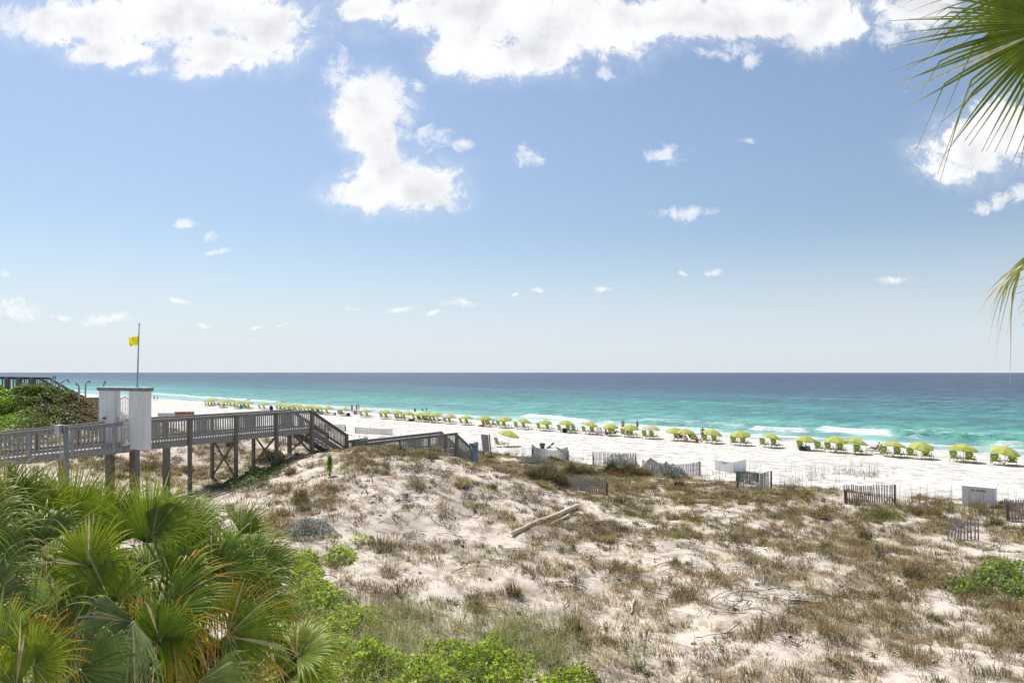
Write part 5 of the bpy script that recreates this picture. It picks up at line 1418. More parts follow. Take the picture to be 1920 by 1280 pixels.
# short dark litter: bits of dead stalk lying about
X, Y = scatter(220000); Z = height(X, Y); tot, o_, d_, g_, land = density(X, Y, Z)
k = rng.uniform(size=len(X)) < (.10 + .55 * tot) * land * .55
X, Y = X[k], Y[k]; m_ = len(X)
base = np.stack([X, Y, height(X, Y) + .012], -1)
az = rng.uniform(0, 6.283, m_)
V, q, t, C = blades_mesh(base, np.full(m_, .07) * rng.uniform(.3, 1.6, m_), rng.uniform(.008, .02, m_), az, rng.uniform(1.0, 5.0, m_), pal(m_, [(.10, .075, .05), (.16, .12, .08), (.06, .045, .035), (.24, .18, .12)], .3), pal(m_, [(.12, .09, .06), (.2, .15, .1)], .3))

X2, Y2 = scatter(172000); Z2 = height(X2, Y2); tot, o_, d_, g_, land = density(X2, Y2, Z2)
k = rng.uniform(size=len(X2)) < tot * (.25 + .75 * np.maximum(d_, .6 * o_)) * .95
X2, Y2 = X2[k], Y2[k]; m2 = len(X2)
V2, q2, t2, C2 = blades_mesh(np.stack([X2, Y2, height(X2, Y2) + .015 + rng.uniform(0, .08, m2)], -1), rng.uniform(.04, .14, m2), rng.uniform(.008, .018, m2), rng.uniform(0, 6.283, m2), rng.uniform(1.2, 3.6, m2), pal(m2, [(.34, .26, .16), (.24, .18, .11), (.15, .11, .075), (.42, .34, .22), (.20, .17, .13)], .3), pal(m2, [(.44, .35, .23), (.28, .21, .14)], .3))
o0 = len(V); V = np.concatenate([V, V2]); C = np.concatenate([C, C2]); q = np.concatenate([q, q2 + o0]); t = np.concatenate([t, t2 + o0])
tag(arr_mesh('plant_litter', V, [q, t], C, 'twig'), 'bits of dead stalk strewn over the dune sand', 'litter', kind='stuff')

# dark runner stems lying on the sand
class ST:
    V = []; Q = []; C = []; n = 0
def strip3(pts, wd, col):
    k = len(pts); P_ = np.array(pts); d = np.gradient(P_, axis=0); s = np.stack([-d[:, 1], d[:, 0], 0 * d[:, 0]], -1); s /= (np.linalg.norm(s, axis=1)[:, None] + 1e-9)
    wv = np.linspace(1, .35, k)[:, None] * wd / 2
    up = np.array([0, 0, 1]) * wd * .6
    V = np.concatenate([P_ - s * wv, P_ + up * wv / (wd / 2), P_ + s * wv])
    i = np.arange(k - 1)[:, None]
    q = np.concatenate([i + np.array([[0, k, k + 1, 1]]), i + np.array([[k, 2 * k, 2 * k + 1, k + 1]])]) + ST.n
    ST.V.append(V); ST.Q.append(q); ST.C.append(np.tile(col, (len(V), 1)) * rng.uniform(.7, 1.3)); ST.n += len(V)
def runner(x, y, a, ln, wd, depth=0):
    k = 9; pts = []; cols = np.array([.055, .042, .033]) * rng.uniform(.6, 1.8)
    lift = rng.uniform(.0, .10) if depth == 0 else .05
    for i in range(k):
        u = i / (k - 1); pts.append((x, y, 0)); x += math.cos(a) * ln / k; y += math.sin(a) * ln / k; a += rng.uniform(-.45, .45)
    P_ = np.array(pts); P_[:, 2] = height(P_[:, 0], P_[:, 1]) + .015 + lift * np.sin(np.linspace(0, 3.1, k)) + rng.uniform(0, .02)
    strip3(P_, wd, cols)
    if depth < 1:
        for _ in range(rng.integers(0, 4)):
            j = rng.integers(2, k - 1); runner(P_[j, 0], P_[j, 1], a + rng.uniform(-1.4, 1.4), ln * rng.uniform(.25, .5), wd * .7, depth + 1)
X, Y = scatter(19000, 12, 46); Z = height(X, Y); px_, py_ = project(X, Y, Z); tot, o_, d_, g_, land = density(X, Y, Z)
BIGD = [(820, 930, 200, 80, 1), (700, 900, 120, 40, .8), (1280, 1060, 160, 50, .8), (1480, 1130, 120, 50, 1), (1000, 920, 90, 30, 1), (640, 880, 60, 30, .8), (400, 850, 90, 30, .6)]
k = rng.uniform(size=len(X)) < land * (.06 + .34 * zsum(px_, py_, BIGD)) * (1 - .5 * tot)
for x, y in zip(X[k], Y[k]): runner(x, y, rng.uniform(0, 6.28), rng.uniform(.25, 1.3), rng.uniform(.016, .045))
tag(arr_mesh('runner_stems', np.concatenate(ST.V), [np.concatenate(ST.Q)], np.concatenate(ST.C), 'twig'), 'dark bare runner stems lying on the dune sand', 'stems', kind='stuff')

# small leafy sprigs
X, Y = scatter(7000, 12, 46); Z = height(X, Y); px_, py_ = project(X, Y, Z); tot, o_, d_, g_, land = density(X, Y, Z)
k = rng.uniform(size=len(X)) < land * .26 * (1 - .4 * tot)
X, Y = X[k], Y[k]; n = len(X); rep = rng.integers(8, 34, n); idx = np.repeat(np.arange(n), rep); m_ = len(idx)
rad = rng.uniform(.05, .19, n)[idx]; th = rng.uniform(0, 6.283, m_); r = rad * np.sqrt(rng.uniform(size=m_))
bx, by = X[idx] + r * np.cos(th), Y[idx] + r * np.sin(th)
cen = np.stack([bx, by, height(bx, by) + rng.uniform(.02, .9, m_) * rad], -1)
V, q, C = leaves_mesh(cen, rng.uniform(.04, .085, m_), pal(n, [(.045, .10, .02), (.06, .13, .025), (.03, .07, .02), (.09, .14, .04), (.05, .09, .05)], .25)[idx] * rng.uniform(.8, 1.2, (m_, 1)))
tag(arr_mesh('leafy_sprigs', V, [q], C, 'leaf'), 'small dark green leafy sprigs dotted over the dune sand', 'sprigs', kind='stuff')

# bright creeper at the foot of the balcony
def creeper(name, label, zones, n_try, cols, hmax, size, yr=(10.5, 40), thr=.35, kind='stuff', cat='creeper'):
    Y = np.sqrt(rng.uniform(yr[0] ** 2, yr[1] ** 2, n_try)); X = rng.uniform(-.95, .95, n_try) * Y; Z = height(X, Y)
    px_, py_ = project(X, Y, Z + hmax * .4)
    w_ = zsum(px_, py_, zones) * (1.15 * fbm(X * .9, Y * .9, 131, 4) + 1.25 * fbm(X * 2.6, Y * 2.6, 132, 3) - .22)
    k = (w_ > thr) & (rng.uniform(size=len(X)) < .25 + 2.2 * (w_ - thr))
    X, Y, Z, w_ = X[k], Y[k], Z[k], w_[k]
    mound = np.clip((w_ - thr) * 1.4, 0, 1) ** .8 * hmax * (.15 + 1.5 * fbm(X * 2.0, Y * 2.0, 133, 3) ** 1.5)
    cen = np.stack([X, Y, Z + mound * (1 - rng.uniform(0, 1, len(X)) ** 2.2 * .9) + .02], -1)
    cl = fbm(X * 3, Y * 3, 135, 3)[:, None]
    c = pal(len(X), cols, .22) * (.55 + .9 * cl)
    V, q, C = leaves_mesh(cen, rng.uniform(size[0], size[1], len(X)), c, .9, .75)
    if kind is None:
        m0 = V.mean(0); m0[2] = hz(m0[0], m0[1])
        ob = thing(name, label, cat, m0); reg(ob, arr_mesh('foliage', V - m0, [q], C, 'leaf', ob)); return ob
    ob = arr_mesh(name, V, [q], C, 'leaf')
    return tag(ob, label, cat, kind=kind)
creeper('creeper', 'bright lime green leafy creeper covering the ground at the bottom', [(620, 1190, 60, 60, 1), (700, 1245, 120, 44, 1.1), (880, 1235, 120, 48, 1.1), (935, 1190, 40, 24, .8), (790, 1270, 160, 30, 1), (560, 1260, 80, 50, 1), (300, 1250, 250, 60, 1), (100, 1200, 160, 90, .9), (600, 1120, 60, 50, 1.05), (575, 1050, 34, 34, 1.0), (680, 1000, 26, 10, .6), (630, 1035, 44, 16, .75), (650, 1160, 70, 40, 1), (1070, 1262, 60, 26, 1.1), (250, 1100, 200, 90, .7), (980, 1275, 50, 14, .8)],
        640000, [(.46, .56, .03), (.37, .49, .025), (.20, .31, .02), (.53, .61, .05), (.10, .17, .02)], .62, (.028, .095), (9, 24), .34)
tufts(16000, 'tall_grass', 'tall pale grass blades rising out of the bright creeper', lambda o, d_, g_: 1 + 0 * o, [(.36, .38, .10), (.48, .42, .20), (.24, .30, .07)], [(.62, .53, .30)], (.4, 1.0), (.006, .011), (10, 22), (.25, 1.2), yr=(11, 19), thr=.9, spread=.22, zone=[(700, 1210, 150, 60, 1), (930, 1220, 140, 50, .9), (600, 1130, 50, 50, .8)])
creeper('shrub', 'bright green spreading shrub at the right edge of the dunes', [(1890, 1068, 70, 24, 1), (1820, 1088, 46, 18, .9), (1925, 1090, 60, 26, 1)], 220000, [(.19, .30, .025), (.13, .22, .02), (.28, .38, .03), (.07, .13, .02)], .75, (.06, .12), (17, 32), .32, kind=None, cat='shrub')
creeper('ground_mat', 'flat yellow green mat of creeping plant below the driftwood log', [(932, 1038, 48, 13, 1.1)], 160000, [(.30, .31, .07), (.25, .27, .06), (.34, .34, .10)], .16, (.03, .05), (18, 32), .38, kind=None, cat='ground plant')
creeper('underbrush', 'green brush growing under the boardwalk posts', [(480, 885, 34, 18, 1), (440, 905, 26, 15, .9), (522, 868, 22, 11, .9), (470, 905, 40, 12, .9), (505, 880, 30, 10, .8)], 260000, [(.10, .17, .03), (.14, .20, .04), (.07, .11, .03)], .5, (.06, .11), (28, 40), .36)

# scrub covering the far-left hill
Y = rng.uniform(29, 62, 330000); X = -Y * rng.uniform(.50, .98, len(Y)); Z = height(X, Y); px_, py_ = project(X, Y, Z + .5)
w_ = sstep(5.6, 6.6, Z + 1.2 * (fbm(X * .5, Y * .5, 141) - .5)) * (px_ < 186) * (Y > 33 + 3 * fbm(X * .5, X * 0, 142))
k = rng.uniform(size=len(X)) < w_
X, Y, Z, px_ = X[k], Y[k], Z[k], px_[k]
md = .15 + .75 * sstep(.35, .7, fbm(X * .55, Y * .55, 143, 4))
md = md * np.clip((196 - px_) / 60, .15, 1)
cen = np.stack([X, Y, Z + md * (1 - rng.uniform(0, 1, len(X)) ** 2 * .9)], -1)
gz = fbm(X * .3, Y * .3, 144, 4)
left = np.clip((75 - px_) / 70, 0, 1) * (gz > .42); br = np.clip((px_ - 95) / 60, 0, 1) * sstep(.40, .55, fbm(X * .6, Y * .6, 145, 3))
cg = pal(len(X), [(.22, .36, .02), (.28, .41, .03), (.15, .26, .02)], .25); cd = pal(len(X), [(.08, .11, .025), (.12, .14, .03), (.05, .07, .025), (.17, .20, .035)], .25); cb = pal(len(X), [(.17, .12, .05), (.13, .085, .04), (.20, .16, .06)], .25)
yt = (rng.uniform(size=len(X)) < .16 * (1 - br))[:, None] * (1 - left[:, None])
c = cd * (1 - left[:, None]) + cg * left[:, None]; c = c * (1 - br[:, None]) + cb * br[:, None]; c = c * (1 - yt) + np.array([.26, .30, .03]) * yt
V, q, C = leaves_mesh(cen, rng.uniform(.10, .22, len(X)), c * (.6 + .8 * fbm(X * 1.3, Y * 1.3, 146, 3))[:, None], .7, .6)
tag(arr_mesh('hill_scrub', V, [q], C, 'leaf'), 'dense green and brown scrub covering the hill at the far left', 'scrub', kind='stuff')

# ------------------------------------------------------------------ single shrubs
def shrub(px_, py_, rx, ry, h_, nleaf, cols, size, label, name='shrub', spikes=None, cat='shrub', group=None, upb=.2, brush=False):
    g = gp(px_, py_)
    n = nleaf; th = rng.uniform(0, 6.283, n); r = rng.uniform(0, 1, n) ** .62 * (.62 + .75 * fbm(np.cos(th) * 1.5 + px_, np.sin(th) * 1.5, 152, 3)); x = rx * r * np.cos(th); y = ry * r * np.sin(th)
    lob = .30 + 1.25 * fbm(x * 2.1 + px_, y * 2.1, 151, 3)
    top = h_ * np.clip(1 - r ** 2, .05, 1) ** .7 * lob
    gz = height(x + g.x, y + g.y) - g.z
    t_ = thing(name, label, cat, g, 0, group)
    c = pal(n, cols, .3) * (.55 + .9 * fbm(x * 2.6, y * 2.6, 153, 2))[:, None]
    if brush:
        base = np.stack([x, y, gz + top * rng.uniform(0, .55, n)], -1)
        V, q, t, C = blades_mesh(base, top * rng.uniform(.35, .8, n) + .08, rng.uniform(.012, .026, n), th + rng.uniform(-1.2, 1.2, n), rng.uniform(.1, 1.1, n), c, c * 1.2)
        o = arr_mesh('foliage', V, [q, t], C, 'grass', t_); reg(t_, o)
    else:
        cen = np.stack([x, y, top * (1 - rng.uniform(0, 1, n) ** 2 * .95) + gz + .03], -1)
        V, q, C = leaves_mesh(cen, rng.uniform(size[0], size[1], n), c, upb, .4)
        fs = [q]
        if spikes:
            m_ = spikes[0]; k = rng.integers(0, n, m_)
            bs = np.stack([x[k], y[k], top[k] + gz[k] - .08], -1)
            Vb, qb, tb, Cb = blades_mesh(bs, rng.uniform(.10, .30, m_), np.full(m_, .045), rng.uniform(0, 6.28, m_), rng.uniform(0, .4, m_), pal(m_, spikes[1], .2), pal(m_, spikes[1], .2))
            o_ = len(V); V = np.concatenate([V, Vb]); C = np.concatenate([C, Cb]); fs += [qb + o_, tb + o_]
        o = arr_mesh('foliage', V, fs, C, 'leaf', t_); reg(t_, o)
    m_ = 40; th = rng.uniform(0, 6.283, m_); r = np.sqrt(rng.uniform(size=m_)) * .8
    base = np.stack([rx * .3 * r * np.cos(th), ry * .3 * r * np.sin(th), 0 * r - .05], -1)
    Vb, qb, tb, Cb = blades_mesh(base, np.full(m_, h_ * .8), np.full(m_, .03), th, rng.uniform(.2, .9, m_) * rx / h_, pal(m_, [(.12, .08, .05)]), pal(m_, [(.12, .08, .05)]))
    o = arr_mesh('stems', Vb, [qb, tb], Cb, 'twig', t_); reg(t_, o)
    return t_
LUP = [(.25, .28, .22), (.20, .24, .17), (.31, .33, .28), (.15, .19, .12)]; SPK = [(.36, .36, .43), (.31, .31, .38), (.40, .40, .44)]
GL = 'grey lavender shrubs along the sand fences'
shrub(1003, 869, 1.5, .9, .75, 2600, LUP, (.06, .13), 'grey lavender shrub at the left post of the fence below the green bin', 'lavender_shrub', (170, SPK), group=GL)
shrub(1040, 868, 1.1, .8, .6, 1800, [(.13, .15, .05), (.17, .17, .06)], (.06, .13), 'olive brush at the foot of the fence below the green bin', 'shrub', brush=True)
shrub(1163, 873, 1.7, .9, .85, 3000, LUP, (.06, .13), 'grey lavender shrub in front of the tall grey fence', 'lavender_shrub', (190, SPK), group=GL)
shrub(1222, 888, 1.1, .9, .95, 2600, LUP, (.06, .13), 'grey lavender shrub left of the larger one by the half hidden fence', 'lavender_shrub', (220, SPK), group=GL)
shrub(1258, 897, 1.35, 1.0, 1.0, 3400, LUP, (.06, .13), 'largest grey lavender shrub covering the half hidden fence', 'lavender_shrub', (320, SPK), group=GL)
shrub(1147, 888, .65, .6, .9, 2200, [(.12, .16, .04), (.16, .19, .05), (.20, .21, .08)], (.08, .18), 'round feathery green bush in front of the tall grey fence', 'shrub', brush=True)
shrub(1185, 893, 1.9, 1.2, .8, 4200, [(.26, .175, .08), (.32, .22, .11), (.20, .15, .07)], (.06, .14), 'rust brown bush between the tall fence and the lavender shrubs', 'shrub', brush=True)
shrub(1024, 902, 1.4, 1.1, .9, 3400, [(.20, .165, .08), (.26, .20, .10), (.16, .15, .06)], (.05, .11), 'dark brown bush over the buried fence at the dune slope', 'shrub', brush=True)
shrub(1085, 890, 1.6, 1.2, .7, 3000, [(.12, .12, .045), (.16, .15, .06)], (.06, .13), 'olive bush above the sunken fence in the hollow', 'shrub', brush=True)
shrub(1660, 975, .9, .6, .35, 1600, [(.15, .19, .04), (.20, .22, .05)], (.05, .10), 'small yellow green bush beside bare sand on the right ridge', 'shrub')
shrub(508, 864, .8, .6, .7, 2000, [(.09, .10, .04), (.12, .13, .05)], (.06, .12), 'dark round bush under the boardwalk stairs', 'shrub')
shrub(582, 1000, 1.0, .8, .45, 1800, LUP, (.05, .10), 'pale grey blue shrub on the slope beside the palm fronds', 'lavender_shrub', (60, SPK))
# pine sapling on the dune
g = gp(618, 893); t_ = thing('pine_sapling', 'small bright green pine sapling on the side of the big dune', 'sapling', g)
n = 620; u = rng.uniform(0, 1, n) ** .7; th = rng.uniform(0, 6.283, n); rr_ = .34 * (1 - u * .75) * rng.uniform(.1, 1, n) * (.5 + .5 * np.abs(np.sin(u * 14)))
base = np.stack([rr_ * .8 * np.cos(th), rr_ * .8 * np.sin(th), .05 + .80 * u], -1)
V, q, t, C = blades_mesh(base, rng.uniform(.12, .24, n), np.full(n, .016), th, rng.uniform(.3, 1.2, n), pal(n, [(.20, .33, .02), (.26, .38, .03)]), pal(n, [(.3, .4, .04)]))
o = arr_mesh('needles', V, [q, t], C, 'grass', t_); reg(t_, o)
mb = MB(); mb.tube([(0, 0, -.1), (.02, 0, .5), (0, 0, 1.0)], [.03, .022, .008], 6); o = mb.build('trunk', 'trunk', t_); reg(t_, o)

# sea oats: thin tall stalks out on the white sand
def oats(zones, n_try, name, label, hr, thr, cols):
    px_, py_ = [], []
    xs = []; 
    for cx, cy, rx, ry, k_ in zones:
        for _ in range(int(n_try * k_)):
            a, b2 = rng.normal() * rx * .6 + cx, rng.normal() * ry * .6 + cy
            g = gp(a, b2); xs.append((g.x, g.y))
    X, Y = np.array(xs).T; n = len(X); rep = rng.integers(3, 9, n); idx = np.repeat(np.arange(n), rep); m_ = len(idx)
    bx, by = X[idx] + rng.normal(size=m_) * .10, Y[idx] + rng.normal(size=m_) * .10
    base = np.stack([bx, by, height(bx, by) - .02], -1)
    tall = rng.uniform(size=m_) < thr
    h_ = np.where(tall, rng.uniform(hr[0], hr[1], m_), rng.uniform(.2, .5, m_))
    V, q, t, C = blades_mesh(base, h_, np.where(tall, .016, .022), rng.uniform(0, 6.28, m_), np.where(tall, rng.uniform(0, .22, m_), rng.uniform(.1, .8, m_)), pal(m_, cols, .3), pal(m_, [(.42, .34, .2)], .3))
    tag(arr_mesh(name, V, [q, t], C, 'grass'), label, 'grass', kind='stuff')
oats([(1590, 885, 60, 8, 1.0), (1520, 895, 50, 12, .9), (1480, 915, 40, 10, .8), (1700, 945, 60, 12, .8), (1760, 955, 70, 10, 1.1), (1850, 965, 60, 10, 1.3), (1630, 892, 26, 5, .8), (1460, 930, 40, 8, .8), (955, 852, 50, 3, 1.3), (1380, 888, 40, 5, .6), (1320, 905, 40, 8, .6), (900, 850, 20, 4, .6), (1070, 868, 26, 5, .9), (720, 822, 60, 4, .9), (610, 820, 40, 5, .8)], 34, 'sea_oats', 'thin tall sea oat stalks on the white sand at the dune foot', (.8, 1.5), .22, [(.24, .20, .09), (.30, .24, .11), (.18, .18, .07)])
print('tufts', n1_, n2_, n3_)

# ================================================================== FAN PALMS
def frond(parent, hub, crown, A, Nn, Ln, span=2.35, tip='straw', droop=.35, seed=0, nseg=58, wind=(-.05, 0, 0), pale=0, torn=.25, fold=.25, bend=.25, pet=True, dark=1.0, fil=9, dead=0):
    """one fan leaf: folded segments joined near the hub, free and drooping further out; hub and crown in world space"""
    rg = np.random.default_rng(1000 + seed)
    A = Vector(A).normalized(); Nn = Vector(Nn); Nn = (Nn - A * Nn.dot(A)).normalized(); S_ = A.cross(Nn).normalized()
    A, Nn, S_ = np.array(A), np.array(Nn), np.array(S_); hub = np.array(hub); org = np.array(parent.location)
    st = np.array([.02, .16, .30, .42, .54, .65, .75, .84, .92, 1.0]); K = len(st); split = rg.uniform(.40, .52)
    Vs, Qs, Cs = [], [], []; n0 = 0
    dth = 2 * span / nseg
    gA = dark * np.array([(.055, .11, .006), (.068, .125, .007), (.045, .092, .007)][seed % 3]); gB = np.array([(.26, .345, .016), (.31, .375, .018), (.20, .29, .016)][seed % 3]) * dark  # dark scales the greens down, a backlit silhouette put into the colour
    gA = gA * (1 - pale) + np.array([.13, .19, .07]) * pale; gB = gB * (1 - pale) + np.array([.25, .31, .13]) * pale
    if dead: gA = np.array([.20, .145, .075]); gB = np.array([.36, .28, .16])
    tipc = {'straw': (.58, .47, .26), 'yellow': (.52, .40, .03), 'orange': (.66, .22, .02), 'green': (.11, .17, .03)}[tip]
    Ln = Ln * (1.07 if dark == 1.0 else 1)
    for i in range(nseg + fil):
        th = -span + (i + .5) * dth + rg.uniform(-.10, .10) * dth
        if i >= nseg: th = rg.uniform(-span, span)
        li = Ln * (.70 + .30 * math.cos(th / 1.6)) * rg.uniform(.90, 1.06)
        D = math.cos(th) * A + math.sin(th) * S_; T_ = -math.sin(th) * A + math.cos(th) * S_
        c = hub + np.outer(st * li, D)
        c = c + np.outer(fold * li * st * abs(math.sin(th * .8)) ** 1.4 * (1 - .3 * st), Nn)
        c = c - np.outer(bend * Ln * (st * max(0, math.cos(th))) ** 2 * .8, Nn)
        free = np.clip(st - split, 0, 1)
        dr = droop * rg.uniform(.5, 1.4)
        if i >= nseg: dr *= rg.uniform(2.0, 5.0)
        if rg.uniform() < torn: dr *= rg.uniform(1.8, 4.0)
        q = free ** 1.9 * li * dr * 2.2
        kk = rg.uniform(.5, .85)
        if rg.uniform() < .16: q = q + np.clip(st - kk, 0, 1) * li * rg.uniform(.6, 1.3)
        c[:, 2] -= q; c = c - np.outer(np.minimum(q, li) * .30, D)
        c = c + np.outer(free ** 2 * li, np.array(wind) * rg.uniform(.3, 1.8)) + np.outer(free ** 2 * li * rg.uniform(-.16, .16), T_) + np.outer(free ** 2 * li * rg.uniform(-.10, .10), Nn)
        hw = np.where(st <= split, st * li * dth * .55, split * li * dth * .55 * np.clip(1 - (np.clip(st - split, 0, 1) / (1 - split)) ** 1.25, 0, 1)); hw = np.maximum(hw, .0022)
        if i >= nseg: hw = np.full(K, .0042)
        tw = rg.uniform(-.8, .8) * free
        Tt = T_[None] * np.cos(tw)[:, None] + Nn[None] * np.sin(tw)[:, None]
        rid = (.55 if i % 2 else -.55)
        l_, r_ = c - Tt * hw[:, None], c + Tt * hw[:, None]
        m_ = c + Nn[None] * (hw * .55)[:, None]
        Vs.append(np.concatenate([l_, m_, r_]) - org)
        k = np.arange(K - 1)[:, None]
        Qs.append(np.concatenate([k + np.array([[0, K, K + 1, 1]]), k + np.array([[K, 2 * K, 2 * K + 1, K + 1]])]) + n0); n0 += 3 * K
        f_ = np.clip(st / .8, 0, 1)[:, None]; col = (gA * (1 - f_) + gB * f_) * rg.uniform(.8, 1.22)  # leaf green deeper at the hub, brighter outwards: shadow contrast painted in
        tl = rg.uniform(.62, .92) if tip != 'green' else .95
        if tip == 'orange': tl -= .12
        tk = np.clip((st - tl) / (1.02 - tl + 1e-6), 0, 1)[:, None] ** .7; col = col * (1 - tk) + np.array(tipc) * rg.uniform(.7, 1.2) * tk
        if rg.uniform() < .05 or i >= nseg: col = col * .2 + np.array([.56, .46, .27]) * .8
        cm = col.copy(); cm = cm * 1.25 + .004                     # paler midrib
        Cs.append(np.concatenate([col, cm, col]))
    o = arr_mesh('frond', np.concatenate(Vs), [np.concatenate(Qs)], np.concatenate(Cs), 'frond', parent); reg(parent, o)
    if pet:
        cr = Vector(crown) - parent.location; hb = Vector(hub) - parent.location; md = cr.lerp(hb, .55) + V3(0, 0, .10)
        n = 8; pts = [cr.lerp(md, u).lerp(md.lerp(hb, u), u) for u in np.linspace(0, 1, n)]
        # stalk runs on into the fan as its midrib
        mb = MB(); mb.tube(pts + [hb + Vector(A) * Ln * .12], [.022, .020, .018, .016, .015, .014, .013, .012, .004], 7); p_ = mb.build('stalk', M['petiole'], o, True); reg(o, p_)
    return o
M['petiole'] = plain('leaf_stalk', (.20, .26, .04), .45, .2, 5)

def palm(label, crown, name='fan_palm', group=None, lean=.3):
    g = V3(crown.x + lean, crown.y + .2, 0); g.z = hz(g.x, g.y)
    t_ = thing(name, label, 'palm tree', g, 0, group)
    mb = MB(); n = 16; pts = []; rad = []
    top = crown - t_.location
    for i in range(n):
        u = i / (n - 1); p = V3(0, 0, -.3).lerp(top, u); p.x += -lean * .5 * math.sin(u * 3.14) * .3; pts.append(p); rad.append(.17 + .03 * math.sin(i * 2.4) + (.07 if u > .8 else 0) * (1 - u) * 5)
    mb.tube(pts, rad, 14); o = mb.build('trunk', 'trunk', t_, True); reg(t_, o)
    # old leaf bases under the crown
    mb = MB()
    for i in range(26):
        u = random.uniform(.70, .99); a = i * 2.4; p = V3(0, 0, 0).lerp(top, u); d = V3(math.cos(a), math.sin(a), .9).normalized()
        mb.beam(p + d * .10, p + d * random.uniform(.28, .42), .07, .03, 'post_wood')
    o = mb.build('leaf_bases', parent=t_); reg(t_, o)
    return t_

